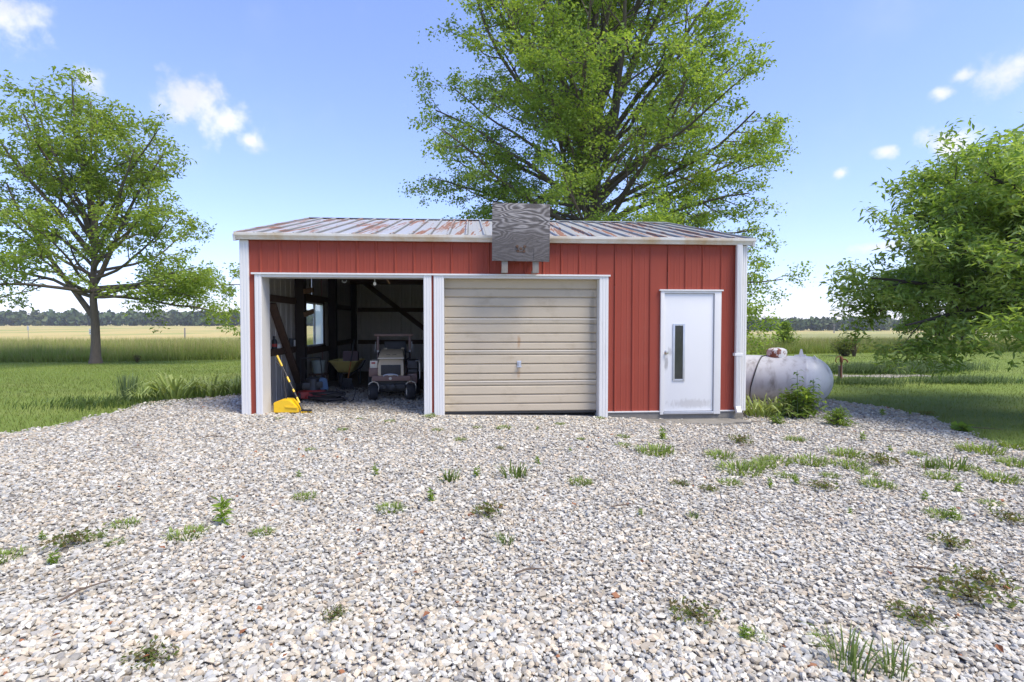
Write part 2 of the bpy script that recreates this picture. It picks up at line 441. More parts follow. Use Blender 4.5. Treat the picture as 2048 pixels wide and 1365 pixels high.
def prism(bm, poly, a0, a1, axis='x', mx=None):
    """poly in the two other axes (y,z for x; x,z for y; x,y for z), extruded a0..a1"""
    def P(u, v, a):
        p = {'x': (a, u, v), 'y': (u, a, v), 'z': (u, v, a)}[axis]
        return (mx @ Vector(p)) if mx is not None else Vector(p)
    A = [bm.verts.new(P(u, v, a0)) for u, v in poly]
    Bq = [bm.verts.new(P(u, v, a1)) for u, v in poly]
    n = len(poly)
    for k in range(n):
        bm.faces.new((A[k], A[(k + 1) % n], Bq[(k + 1) % n], Bq[k]))
    bm.faces.new(A[::-1]); bm.faces.new(Bq)

def axis_mx(loc, axis):
    """matrix that sends local +z to the given axis at loc"""
    q = Vector(axis).to_track_quat('Z', 'Y')
    return Matrix.Translation(Vector(loc)) @ q.to_matrix().to_4x4()

# ------------------------------------------------------------------ terrain
def sst(x, a, b):
    t = np.clip((np.asarray(x, float) - a) / (b - a), 0, 1)
    return t * t * (3 - 2 * t)

def gz(x, y):
    x = np.asarray(x, float); y = np.asarray(y, float)
    near = -0.02 - (0.019 * np.clip(x, -8, 8) + .035 * sst(x, .5, 3)) * (1 - sst(y, 14, 26))
    dip = -1.3 * sst(y, 32, 88)
    left = 1.0 * sst(y, 120, 480)
    right = -2.4 * sst(y, 120, 330)
    w = sst(x, -60, 60)
    roll = 0.03 * np.sin(x * .31 + 1) * np.sin(y * .23) * sst(np.abs(x), 9, 14)
    return near + dip + left * (1 - w) + right * w + roll

def gzf(x, y):
    return float(gz(x, y))

def axis_steps(lim, fine, step):
    a = list(np.arange(0, fine, step)); v = fine
    while v < lim:
        a.append(v); step *= 1.22; v += step
    a.append(lim)
    return np.array(a)
xs = axis_steps(3000, 30, 1.0); xs = np.concatenate([-xs[:0:-1], xs])
ys = axis_steps(4000, 60, 1.0); ys = np.concatenate([-axis_steps(400, 10, 1.5)[:0:-1], ys])
gx, gy = np.meshgrid(xs, ys)
gv = np.stack([gx, gy, gz(gx, gy) - 0.03], -1).reshape(-1, 3)
nx, ny = len(xs), len(ys)
ii = (np.arange(ny - 1)[:, None] * nx + np.arange(nx - 1)[None, :]).ravel()
gf = np.stack([ii, ii + 1, ii + nx + 1, ii + nx], 1)
ground = link('ground', np_mesh('ground', gv, gf, smooth=True), M['ground'])
tag(ground, 'mown green lawn running out into tall grass and straw coloured fields', 'ground', kind='structure')

# gravel yard
def xl(y):   # left edge of the gravel
    y = np.asarray(y, float)
    return -6.5 + 1.6 * sst(y, 9.6, 12.4) + .12 * np.sin(y * 1.7) + .07 * np.sin(y * 4.3)
def xr(y):   # right edge
    y = np.asarray(y, float)
    return 7.15 + .55 * sst(y, 7.5, 11) - .5 * sst(y, 11.6, 12.8) + .3 * sst(-y, -5, 0) + .13 * np.sin(y * 1.3 + 1) + .06 * np.sin(y * 5.1)
YEND = 12.7
gys = np.arange(-6, YEND + .01, .25)
rows = []
NXG = 40
for y in gys:
    a, b = float(xl(y)), float(xr(y))
    rows.append([(a + (b - a) * k / NXG, y) for k in range(NXG + 1)])
rv = np.array(rows).reshape(-1, 2)
bedv = np.column_stack([rv, gz(rv[:, 0], rv[:, 1]) - .006])
ii = (np.arange(len(gys) - 1)[:, None] * (NXG + 1) + np.arange(NXG)[None, :]).ravel()
bed = link('gravel_bed', np_mesh('gravel_bed', bedv, np.stack([ii, ii + 1, ii + NXG + 2, ii + NXG + 1], 1), smooth=True), M['bed'])
tag(bed, 'pale limestone gravel yard in front of the red shed', 'gravel yard', kind='structure')

# ------------------------------------------------------------------ shed frame of reference
SH_A = R(4.4)
SH_O = Vector((-4.349, 8.858, 0))
SH_U = Vector((math.cos(SH_A), math.sin(SH_A), 0)); SH_V = Vector((-math.sin(SH_A), math.cos(SH_A), 0))
W, DEP = 8.40, 8.25
def sh(x, y, z=0.0):
    p = SH_O + SH_U * x + SH_V * y
    return Vector((p.x, p.y, z))
def to_local(x, y):
    dx, dy = np.asarray(x) - SH_O.x, np.asarray(y) - SH_O.y
    return dx * SH_U.x + dy * SH_U.y, dx * SH_V.x + dy * SH_V.y

# floor inside the shed: trodden earth and gravel beyond the yard's edge
fl = B()
vv = [fl.verts.new((p.x, p.y, gzf(p.x, p.y) - .002)) for p in (sh(.02, 2.6), sh(W - .02, 2.6), sh(W - .02, DEP - .02), sh(.02, DEP - .02))]
fl.faces.new(vv)
M['earth'] = mat('trodden_earth', (0.17, 0.13, 0.095), 0.95, var=0.4, scale=9, bump=0.6, bump_scale=30)
tag(obj('shed_floor', fl, M['earth']), 'trodden earth floor inside the red shed', 'floor', kind='structure')

# ------------------------------------------------------------------ loose stones
ICO_V = []
ph = (1 + 5 ** .5) / 2
for a in (-1, 1):
    for b in (-ph, ph):
        ICO_V += [(0, a, b), (a, b, 0), (b, 0, a)]
ICO_V = np.array(ICO_V); ICO_V /= np.linalg.norm(ICO_V[0])
def hull_faces(vs):
    bm = bmesh.new()
    for v in vs: bm.verts.new(v)
    r = bmesh.ops.convex_hull(bm, input=bm.verts)
    bm.verts.index_update()
    f = np.array([[v.index for v in fc.verts] for fc in bm.faces]); bm.free()
    return f
ICO_F = hull_faces([tuple(v) for v in ICO_V])
CUB_V = np.array([(sx, sy, sz) for sx in (-.62, .62) for sy in (-.62, .62) for sz in (-.55, .55)])
CUB_F = np.array([(0, 1, 3), (0, 3, 2), (4, 6, 7), (4, 7, 5), (0, 4, 5), (0, 5, 1), (2, 3, 7), (2, 7, 6), (0, 2, 6), (0, 6, 4), (1, 5, 7), (1, 7, 3)])

def stones(px, py, size, V0, F0, cols, lift):
    n = len(px); k = len(V0)
    v = V0[None] * (1 + rng.uniform(-.36, .34, (n, k, 1))) + rng.normal(0, .09, (n, k, 3))
    sc = np.stack([rng.uniform(.75, 1.35, n), rng.uniform(.6, 1.0, n), rng.uniform(.42, .8, n)], 1) * (size / 2)[:, None]
    v = v * sc[:, None, :]
    tx = rng.normal(0, .19, n); ty = rng.normal(0, .19, n); tz = rng.uniform(0, 2 * PI, n)
    cx, sx = np.cos(tx)[:, None], np.sin(tx)[:, None]
    y, z = v[..., 1] * cx - v[..., 2] * sx, v[..., 1] * sx + v[..., 2] * cx
    cy, sy = np.cos(ty)[:, None], np.sin(ty)[:, None]
    x, z = v[..., 0] * cy + z * sy, -v[..., 0] * sy + z * cy
    cz, sz = np.cos(tz)[:, None], np.sin(tz)[:, None]
    x, y = x * cz - y * sz, x * sz + y * cz
    P = np.stack([x + px[:, None], y + py[:, None], z + (gz(px, py) + lift)[:, None]], -1).reshape(-1, 3)
    F = (F0[None] + (np.arange(n) * k)[:, None, None]).reshape(-1, 3)
    return P, F, np.repeat(cols, k, 0)

def stone_cols(n, dirty):
    pal = np.array([(0.60, 0.585, 0.555), (0.52, 0.515, 0.51), (0.66, 0.64, 0.60), (0.41, 0.415, 0.425), (0.56, 0.50, 0.42), (0.47, 0.43, 0.375),
                    (0.33, 0.32, 0.31), (0.61, 0.52, 0.43), (0.64, 0.635, 0.63)])
    w = np.array([.19, .15, .12, .13, .15, .12, .06, .06, .05])
    c = pal[rng.choice(len(pal), n, p=w / w.sum())] * rng.uniform(.85, 1.1, (n, 1))
    red = rng.random(n) < .0015
    c[red] = (0.34, 0.15, 0.08)
    c = c * np.array((.97, .945, .84))
    return c * (1 - dirty[:, None]) + np.array((.20, .155, .11)) * dirty[:, None]

def scatter(dens, x0, x1, y0, y1):
    n = int(dens * (x1 - x0) * (y1 - y0))
    return rng.uniform(x0, x1, n), rng.uniform(y0, y1, n)
parts = []
voff = 0
for (dens, x0, x1, y0, y1, V0, F0, smin, smax) in ((2700, -4.2, 4.6, 1.6, 2.9, ICO_V, ICO_F, .019, .039), (2200, -5.2, 5.6, 2.9, 4.4, CUB_V, CUB_F, .020, .039), (1450, -6.8, 7.9, 4.4, 6.6, CUB_V, CUB_F, .024, .043), (900, -6.8, 7.9, 6.6, 9.6, CUB_V, CUB_F, .028, .048), (420, -6.8, 7.9, 9.6, 12.7, CUB_V, CUB_F, .038, .064)):
    px, py = scatter(dens, x0, x1, y0, y1)
    edge = np.minimum(px - xl(py), xr(py) - px)
    keep = edge > rng.uniform(-.12, .25, len(px))
    lx, ly = to_local(px, py)
    inside = (lx > -.02) & (lx < W + .02) & (ly > -.02)
    bay = (lx > .33) & (lx < 3.0) & (ly < 4.3)
    jamb = (ly < .4) & ((lx < .36) | (lx > 2.88))
    keep &= (~inside) | (bay & ~jamb & (rng.random(len(px)) < .9 - ly * .12))
    keep &= ~((lx > 6.55) & (lx < 8.3) & (ly > -.50) & (ly <= 0) & (rng.random(len(px)) < .93))
    keep &= ~((py > 9.6) & (np.abs(lx - W / 2) < W / 2 + .05) & ~bay)
    px, py, lx, ly = px[keep], py[keep], lx[keep], ly[keep]
    n = len(px)
    size = rng.uniform(smin, smax, n) * np.clip(rng.lognormal(0, .22, n), .6, 1.6)
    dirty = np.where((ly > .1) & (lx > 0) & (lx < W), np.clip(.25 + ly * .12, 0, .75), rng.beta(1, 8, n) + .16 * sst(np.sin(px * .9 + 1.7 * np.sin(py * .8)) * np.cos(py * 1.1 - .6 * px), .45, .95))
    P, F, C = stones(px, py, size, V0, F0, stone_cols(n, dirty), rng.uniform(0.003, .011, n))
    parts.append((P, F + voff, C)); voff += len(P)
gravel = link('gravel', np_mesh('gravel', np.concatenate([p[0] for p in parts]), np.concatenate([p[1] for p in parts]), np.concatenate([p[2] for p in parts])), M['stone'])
tag(gravel, 'loose crushed white and grey limestone covering the yard', 'gravel', kind='stuff')

# ------------------------------------------------------------------ the red shed
shed = empty('red_shed', SH_O, SH_A, 'red ribbed steel pole shed with rusty metal roof and white trim', 'shed')
EAVE, RIDGE = 2.93, 3.97
HALF = DEP / 2
def panel(name, w, h0, h1, mats, rib=True, th=.006):
    """vertical ribbed sheet, x 0..w, outside at -y; top runs from h0 to h1"""
    prof = [(0, 0), (w, 0)]
    if rib and w > .09:
        prof = [(0, -.020), (.016, -.020), (.032, 0), (w * .36, 0), (w * .36 + .006, -.003), (w * .36 + .022, -.003), (w * .36 + .028, 0),
                (w * .67, 0), (w * .67 + .006, -.003), (w * .67 + .022, -.003), (w * .67 + .028, 0), (w - .016, 0), (w, -.020)]
    me = bpy.data.meshes.new(name)
    vs, fs, mi = [], [], []
    for off in (0, th):
        b = len(vs)
        for (x, y) in prof:
            vs.append((x, y + off, 0)); vs.append((x, y + off, h0 + (h1 - h0) * x / w))
        for k in range(len(prof) - 1):
            q = (b + 2 * k, b + 2 * k + 2, b + 2 * k + 3, b + 2 * k + 1)
            fs.append(q if off == 0 else q[::-1]); mi.append(0 if off == 0 else 1)
    n = len(prof) * 2
    for e in (0, n - 2):
        fs.append((e, e + 1, n + e + 1, n + e)); mi.append(0)
    me.from_pydata(vs, [], fs)
    for mm in mats: me.materials.append(mm)
    me.polygons.foreach_set('material_index', mi)
    me.shade_flat()
    me.update()
    return me
cache = {}
def put_panel(w, z0, h0, h1, mats, key, origin, rot, rib=True):
    k = (round(w, 3), round(h0, 3), round(h1, 3), key, rib)
    if k not in cache: cache[k] = panel('wall_panel', w, h0, h1, mats, rib)
    return link('wall_panel', cache[k], None, shed, (origin[0], origin[1], z0), (0, 0, rot))
RM = (M['red'], M['inner'])
# front wall: columns between ribs, cut by the openings
zones = [(.12, .223, .06, EAVE), (.223, 6.0, 2.345, EAVE), (3.022, 3.075, .06, 2.345), (5.985, 6.90, .03, 2.345), (6.0, 6.90, 2.345, EAVE), (6.90, 7.955, 2.11, EAVE), (7.955, 8.30, .03, EAVE)]
zones = [(.12, .223, .06, EAVE), (.223, 5.99, 2.345, EAVE), (3.022, 3.075, .06, 2.345), (5.99, 6.90, .03, EAVE), (6.90, 7.955, 2.11, EAVE), (7.955, 8.30, .03, EAVE)]
ribs = [.297 + .3055 * k for k in range(-1, 28)]
for (a, b, z0, z1) in zones:
    cuts = [a] + [r for r in ribs if a + .03 < r < b - .03] + [b]
    for p, q in zip(cuts, cuts[1:]):
        put_panel(q - p, z0, z1 - z0, z1 - z0, RM, 'f', (p, 0), 0, rib=(q - p) > .2)
# left and right gable walls, back wall
def roof_under(y):
    return EAVE + (RIDGE - EAVE) * (1 - abs(y - HALF) / HALF) - .02
WIN = (3.32, 4.82, .99, 2.04)
for side in (0, 1):
    ycuts = sorted(set([.02] + [round(.305 * k, 4) for k in range(1, 27)] + [round(HALF, 4), DEP] + ([WIN[0], WIN[1]] if side == 0 else [])))
    for p, q in zip(ycuts, ycuts[1:]):
        if q - p < .012: continue
        spans = [(.03, None)]
        if side == 0 and WIN[0] - .001 <= p and q <= WIN[1] + .001: spans = [(.03, WIN[2]), (WIN[3], None)]
        for (z0, z1) in spans:
            ha = (roof_under(p) if z1 is None else z1) - z0; hb = (roof_under(q) if z1 is None else z1) - z0
            if side == 0:   # outside faces -x : local x axis runs towards the front
                put_panel(q - p, z0, hb, ha, RM, 'g', (0, q), -PI / 2, rib=(q - p) > .2)
            else:
                put_panel(q - p, z0, ha, hb, RM, 'g', (W, p), PI / 2, rib=(q - p) > .2)
bc = [.0] + [.305 * k for k in range(1, 28)] + [W]
for p, q in zip(bc, bc[1:]):
    put_panel(q - p, .03, EAVE - .03, EAVE - .03, RM, 'b', (q, DEP), PI, rib=(q - p) > .2)
# roof: ribbed sheets on both slopes
def roof_panel_mesh(w):
    L = math.hypot(HALF + .10, RIDGE - EAVE)
    prof = [(0, .036), (.012, .036), (.030, .002), (w * .36, .002), (w * .36 + .008, .006), (w * .36 + .026, .006), (w * .36 + .034, .002),
            (w * .67, .002), (w * .67 + .008, .006), (w * .67 + .026, .006), (w * .67 + .034, .002), (w - .030, .002), (w - .012, .036), (w, .036)]
    vs, fs = [], []
    for off in (0, -.012):
        b = len(vs)
        for (x, z) in prof: vs += [(x, 0, z + off), (x, L, z + off)]
        for k in range(len(prof) - 1):
            q = (b + 2 * k, b + 2 * k + 2, b + 2 * k + 3, b + 2 * k + 1)
            fs.append(q if off == 0 else q[::-1])
    n = len(prof) * 2
    for k in range(len(prof) - 1): fs.append((2 * k, n + 2 * k, n + 2 * k + 2, 2 * k + 2))
    for e in (0, n - 2): fs.append((e, e + 1, n + e + 1, n + e))
    nb = len(fs)
    for sg in (0, 1):       # black face paints in the shade of the hollow under each rib
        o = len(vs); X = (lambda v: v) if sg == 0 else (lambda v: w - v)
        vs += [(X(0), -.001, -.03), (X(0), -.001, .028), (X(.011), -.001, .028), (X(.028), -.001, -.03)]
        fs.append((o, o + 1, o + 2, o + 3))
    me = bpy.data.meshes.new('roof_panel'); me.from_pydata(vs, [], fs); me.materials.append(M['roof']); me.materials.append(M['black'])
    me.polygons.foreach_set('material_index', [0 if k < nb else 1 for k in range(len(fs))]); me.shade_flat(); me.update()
    return me
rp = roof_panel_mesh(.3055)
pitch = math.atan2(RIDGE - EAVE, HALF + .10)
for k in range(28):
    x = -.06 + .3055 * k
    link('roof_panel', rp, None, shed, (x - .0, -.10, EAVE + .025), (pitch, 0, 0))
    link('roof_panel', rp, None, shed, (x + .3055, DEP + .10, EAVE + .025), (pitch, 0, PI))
b = B()
prism(b, [(HALF - .16, RIDGE + .022), (HALF, RIDGE + .062), (HALF + .16, RIDGE + .022), (HALF + .16, RIDGE + .017), (HALF, RIDGE + .055), (HALF - .16, RIDGE + .017)], -.07, 8.5, 'x')
obj('ridge_cap', b, M['alu'], shed, smooth=False)
# gutter with lip, end caps; rake trims
b = B()
G0 = -.135
prism(b, [(-.022, 2.985), (-.022, 2.875), (-.085, 2.872), (-.10, 2.90), (G0, 2.935), (G0 - .004, 2.972), (G0 + .018, 2.978), (G0 + .018, 2.972), (G0 + .006, 2.966), (-.088, 2.908), (-.08, 2.882), (-.03, 2.884), (-.03, 2.985)], -.05, 8.50, 'x')
for x in (-.054, 8.50):
    prism(b, [(-.022, 2.985), (-.022, 2.875), (-.085, 2.872), (-.10, 2.90), (G0, 2.935), (G0 - .004, 2.978)], x, x + .004, 'x')
obj('gutter', b, M['gutter'], shed, smooth=False)
for x in (-.075, 8.46):
    for s in (0, 1):
        b = B()
        y0, y1 = (-.12, HALF) if s == 0 else (DEP + .12, HALF)
        bar(b, (x + .02, y0, EAVE - .035), (x + .02, y1, RIDGE - .035 + .0), .035, .11)
        obj('rake_trim', b, M['white'], shed)
# corner trims (ribbed angle)
def angle_trim(x0, x1, y0, y1, z0, z1, m=None):
    b = B()
    w = x1 - x0
    n = max(2, int(w / .04))
    pts = [(x0, y1), (x0, y0)]
    for k in range(n):
        a = x0 + w * k / n; c = x0 + w * (k + 1) / n
        pts += [(a + w / n * .12, y0), (a + w / n * .18, y0 - .005), (c - w / n * .18, y0 - .005), (c - w / n * .12, y0)]
    pts += [(x1, y0), (x1, y1)]
    prism(b, pts, z0, z1, 'z')
    return b
obj('corner_trim', angle_trim(-.012, .128, -.026, .10, .055, 2.865), M['white'], shed, smooth=False)
obj('corner_trim', angle_trim(8.292, 8.412, -.026, .12, .03, 2.865), M['white'], shed, smooth=False)
# jambs of the open bay and of the garage door, header trim
obj('door_jamb', angle_trim(.217, .324, -.030, .33, .02, 2.325), M['white'], shed, smooth=False)
obj('door_jamb', angle_trim(2.903, 3.03, -.030, .33, -.03, 2.325), M['white'], shed, smooth=False)
obj('door_jamb', angle_trim(3.068, 3.235, -.030, .24, -.03, 2.325), M['white'], shed, smooth=False)
obj('door_jamb', angle_trim(5.835, 5.99, -.030, .24, -.08, 2.325), M['white'], shed, smooth=False)
b = B()
box(b, .17, 6.02, -.05, .02, 2.325, 2.352)
obj('header_trim', b, M['white'], shed, smooth=False)
b = B(); box(b, .324, 2.903, -.02, .30, 2.285, 2.322); obj('header_soffit', b, M['white'], shed, smooth=False)
b = B(); box(b, 3.235, 5.835, -.02, .22, 2.285, 2.322); obj('header_soffit', b, M['white'], shed, smooth=False)
b = B(); box(b, 3.01, 3.085, -.034, .02, -.02, .055); obj('jamb_foot', b, M['concrete'], shed, smooth=False)
b = B(); box(b, .05, .24, -.02, .10, .015, .055); obj('jamb_foot', b, M['concrete'], shed, smooth=False)
# red angle between bays is a wall panel; inside partition post behind it
b = B(); box(b, 2.94, 3.2, .34, .52, -.05, 2.8, .01); obj('bay_post', b, M['post'], shed)
# sectional garage door : slats
gd = B(); box(gd, 3.225, 5.845, .175, .19, .02, 2.30)
gd = obj('garage_door', gd, M['beige'], shed, smooth=False)
gd['label'] = 'closed beige sectional garage door with rust streak'
rowsz = [2.335]
def zpix(py): return 1.53 + (648 - py) / 120.0 * 1.015
lines = [559, 580, 597, 615.5, 637.7, 649.5, 668.1, 686.2, 701, 710.8, 729.3, 748.2, 762, 772.4, 790.7, 808.6, 824.5]
zl = [2.30 - (p - 559) / (824.5 - 559) * (2.30 - .035) for p in lines]
for k in range(len(zl) - 1):
    z1, z0 = zl[k], zl[k + 1]
    joint = lines[k] in (637.7, 701, 762)
    b = B()
    t = .018
    if joint:    # meeting rail: narrow, flatter, paler
        poly = [(.172, z0 + .002), (.158, z0 + .004), (.150, z0 + .02), (.150, z1 - .02), (.156, z1 - .006), (.172, z1 - .001)]
    else:        # a shallow lapped rib, lower edge undercut
        poly = [(.174, z0 + .001), (.164, z0 + .004), (.148, z0 + .018), (.152, z1 - .022), (.163, z1 - .010), (.174, z1 - .001)]
    prism(b, poly, 3.238, 5.832, 'x')
    obj('slat', b, M['beige'], gd, smooth=False)
for zj in (zl[4], zl[8], zl[12]):
    b = B(); box(b, 3.238, 5.832, .144, .150, zj - .026, zj - .012); obj('meeting_rail', b, M['whiteplastic'] if False else M['cream'], gd, smooth=False)
b = B()
box(b, 4.46, 4.53, .135, .15, .80, .90, .004); box(b, 4.475, 4.515, .115, .137, .865, .885, .004); box(b, 4.45, 4.54, .10, .118, .79, .806, .003); box(b, 4.485, 4.505, .118, .136, .80, .87, .003)
obj('handle', b, M['alu'], gd)
b = B(); box(b, 3.238, 5.832, .14, .178, .005, .032); obj('bottom_seal', b, M['black'], gd, smooth=False)
# walk-in door
dr = B(); box(dr, 6.965, 7.83, -.012, .03, .035, 2.045, .004)
dr = obj('entry_door', dr, M['door'], shed)
dr['label'] = 'white steel entry door with narrow wired glass window'
def frame_rect(x0, x1, z0, z1, w, y0, y1, bev=.002):
    b = B()
    box(b, x0, x0 + w, y0, y1, z0, z1, bev); box(b, x1 - w, x1, y0, y1, z0, z1, bev)
    box(b, x0 + w, x1 - w, y0 + .001, y1, z1 - w, z1, bev); box(b, x0 + w, x1 - w, y0 + .001, y1, z0, z0 + w, bev)
    return b
obj('window_frame', frame_rect(7.115, 7.325, .55, 1.53, .034, -.026, -.010), M['alu'], dr)
b = B(); box(b, 7.14, 7.30, -.016, -.0125, .575, 1.505); obj('glass', b, M['wireglass'], dr, smooth=False)
b = B()
lathe(b, [(0, .07), (.022, .068), (.03, .055), (.027, .04), (.013, .03), (.013, .012), (.033, .009), (.035, 0), (0, 0)], 20, axis_mx((6.995, -.012, 1.04), (0, -1, 0)))
obj('door_knob', b, M['chrome'], dr)
b = B()
box(b, 6.895, 6.958, -.040, .03, -.02, 2.085, .003); box(b, 7.838, 7.955, -.040, .03, -.02, 2.085, .003)
box(b, 6.958, 7.838, -.038, .03, 2.05, 2.085, .003); box(b, 6.87, 7.985, -.055, .02, 2.087, 2.112, .003)
obj('door_frame', b, M['white'], shed)
b = B(); box(b, 6.958, 7.838, -.05, .02, -.015, .030, .003); obj('threshold', b, M['alu'], shed)
# base trim and concrete footing
for (a, c) in ((5.99, 6.893), (7.957, 8.29)):
    b = B(); box(b, a, c, -.032, .0, .022, .040); obj('base_trim', b, M['white'], shed, smooth=False)
b = B(); box(b, 5.85, 8.38, -.012, .12, -.25, .020, .006); obj('footing', b, M['concrete'], shed)
for (x0, x1, y0, y1) in ((0.02, .12, .11, DEP), (W - .12, W - .02, .13, DEP), (.02, W - .02, DEP - .10, DEP - .01)):
    b = B(); box(b, x0, x1, y0, y1, -.2, .028); obj('skirt_board', b, M['timber'], shed, smooth=False)
# downspout
b = B()
box(b, 8.195, 8.285, -.105, -.035, .10, 2.875, .008)
for x in (8.215, 8.24, 8.265): box(b, x - .005, x + .005, -.110, -.10, .10, 2.87)
bar(b, (8.24, -.07, .115), (8.24, -.135, .005), .085, .065, .006)
dsp = obj('downspout', b, M['white'], shed)
b = B(); box(b, 8.17, 8.31, -.113, -.03, .98, 1.03, .003); obj('strap', b, M['whiteplastic'], dsp)
# interior frame: posts, girts, braces
for (x, y) in ((.07, 2.72), (.07, 5.45), (2.95, DEP - .1), (5.6, DEP - .1)):
    b = B(); box(b, x - .05 + .0, x + .14, y - .08, y + .08, -.1, 2.9, .008); obj('post', b, M['post'], shed)
b = B(); box(b, .02, .17, DEP - .17, DEP - .02, -.1, 2.9, .008); obj('post', b, M['post'], shed)
for z in (1.0, 2.0):
    for (y0, y1) in ((.35, 2.62), (2.82, 5.35), (5.55, 8.0)):
        if z == 1.0 and y0 == 2.82:
            b = B(); box(b, .012, .05, y0, y1, .84, .965, .003); obj('girt', b, M['timber'], shed); continue
        if z == 2.0 and y0 == 2.82:
            b = B(); box(b, .012, .05, y0, y1, 2.07, 2.2, .003); obj('girt', b, M['timber'], shed); continue
        b = B(); box(b, .012, .05, y0, y1, z - .065, z + .065, .003); obj('girt', b, M['timber'], shed)
    b = B(); box(b, .2, 8.2, DEP - .06, DEP - .015, z - .1, z + .03, .003); obj('girt', b, M['timber'], shed)
for z in (2.75,):
    b = B(); box(b, .05, 8.35, .06, .10, z - .12, z + .12, .003); obj('header_beam', b, M['timber'], shed)
b = B(); bar(b, (.085, 1.12, 1.90), (.085, 2.62, .30), .045, .14, .004, up=(1, 0, 0)); obj('brace', b, M['timber'], shed)
b = B(); bar(b, (.35, DEP - .10, 2.85), (3.05, DEP - .10, .75), .14, .045, .004, up=(0, 1, 0)); obj('brace', b, M['timber'], shed)
for (p, q) in (((.22, 2.62, 2.20), (.30, 2.98, 2.26)), ((.22, 2.62, 1.72), (.32, 2.90, 1.80))):
    b = B(); bar(b, p, q, .04, .10, .004); obj('wood_block', b, M['block'], shed)
for k in range(7):
    y = .9 + k * 1.15
    b = B(); box(b, .05, 8.35, y - .02, y + .02, 2.72, 2.86, .003); obj('tie_beam', b, M['timber'], shed)
# sliding window in the left wall
wf = B()
y0, y1, z0, z1 = WIN
for (a, c, d, e) in ((y0 - .05, y0 + .03, z0 - .05, z1 + .05), (y1 - .03, y1 + .05, z0 - .05, z1 + .05)):
    box(wf, -.03, .055, a, c, d, e, .003)
box(wf, -.029, .054, y0 + .03, y1 - .03, z1 - .02, z1 + .05, .003); box(wf, -.029, .10, y0 + .03, y1 - .03, z0 - .05, z0 + .02, .003)
win = obj('side_window', wf, M['timber'], shed)
win['label'] = 'two pane sliding window in the left side wall'
for (a, c, x) in ((y0 + .03, y0 + .76, .0), (y0 + .74, y1 - .03, .022)):
    b = B()
    box(b, x, x + .02, a, a + .035, z0 + .02, z1 - .02); box(b, x, x + .02, c - .035, c, z0 + .02, z1 - .02)
    box(b, x + .001, x + .019, a + .035, c - .035, z0 + .02, z0 + .055); box(b, x + .001, x + .019, a + .035, c - .035, z1 - .055, z1 - .02)
    obj('sash', b, M['whiteplastic'], win, smooth=False)
    b = B(); box(b, x + .009, x + .012, a + .035, c - .035, z0 + .055, z1 - .055); obj('pane', b, M['glass'] if x == 0 else M['clouded'], win, smooth=False)
# small fittings under the open bay's header
b = B()
tube(b, [(2.05, .36, 2.30), (2.05, .36, 2.235)], .006, 6); lathe(b, [(0, 0), (.02, .005), (.028, .03), (.02, .055), (0, .06)], 12, Matrix.Translation((2.05, .36, 2.18)))
obj('light_bulb', b, M['whiteplastic'], shed)
b = B(); tube(b, [(1.55 + .035 * math.cos(t), .34, 2.27 + .045 * math.sin(t)) for t in [PI + k * PI / 8 for k in range(9)]], .005, 6); obj('hook', b, M['alu'], shed)
b = B(); bar(b, (2.25, .36, 2.29), (2.30, .37, 2.21), .04, .02, .003); obj('wood_block', b, M['block'], shed)

# concrete apron in front of the walk-in door
b = B()
n = 14
top = []
for k in range(n + 1):
    x = 6.55 + 1.75 * k / n
    top.append((x, -.46 - .05 * math.sin(k * .9) - (.06 if 2 < k < 12 else 0)))
poly = [(6.6, -.045)] + top + [(8.28, -.045)]
zs = gzf(*sh(7.4, -.2).xy)
prism(b, poly, zs - .15, zs + .016, 'z')
ap = obj('concrete_apron', b, M['concrete'], None, SH_O, (0, 0, SH_A), smooth=False)
tag(ap, 'stained concrete apron below the white entry door', 'concrete slab', kind='structure')

# ------------------------------------------------------------------ basketball backboard on the front
bb = empty('backboard', sh(4.48, -.30, 2.352), SH_A, 'weathered grey plywood backboard fixed above the garage door', 'backboard')
b = B(); box(b, -.465, .465, -.012, .012, 0, .925, .002)
board = obj('board', b, M['plywood'], bb, (0, 0, .185), (0, R(.6), 0))
b = B()
for (x, z) in ((-.06, .235), (.06, .235), (-.05, .16), (.05, .155), (.0, .20)):
    lathe(b, [(0, .006), (.020, .005), (.024, 0), (0, 0)], 10, axis_mx((x, -.012, z), (0, -1, 0)))
bar(b, (-.085, -.015, .245), (-.035, -.015, .175), .022, .006); bar(b, (.085, -.015, .245), (.035, -.015, .175), .022, .006); box(b, -.05, .05, -.0165, -.0115, .142, .158)
obj('rim_mount', b, M['timber'], board)
b = B(); box(b, .205, .211, -.0135, -.0115, .02, .20); box(b, -.462, -.30, -.0135, -.0115, .902, .906); box(b, .28, .462, -.0135, -.0115, .655, .660); obj('split', b, M['black'], board, smooth=False)
for x in (-.258, .245):
    b = B(); box(b, x - .05, x + .05, .014, .055, 0.001, .9, .004); obj('upright', b, M['greytimber'], bb)
    b = B(); bar(b, (x, .055, .30), (x, .255, .30), .04, .09, .003); obj('spacer', b, M['greytimber'], bb)
    b = B(); bar(b, (x, .055, .03), (x, .265, .03), .09, .04, .003); obj('spacer', b, M['greytimber'], bb)

# ------------------------------------------------------------------ things inside and at the open bay
def ground_at(p): return gzf(p.x, p.y)
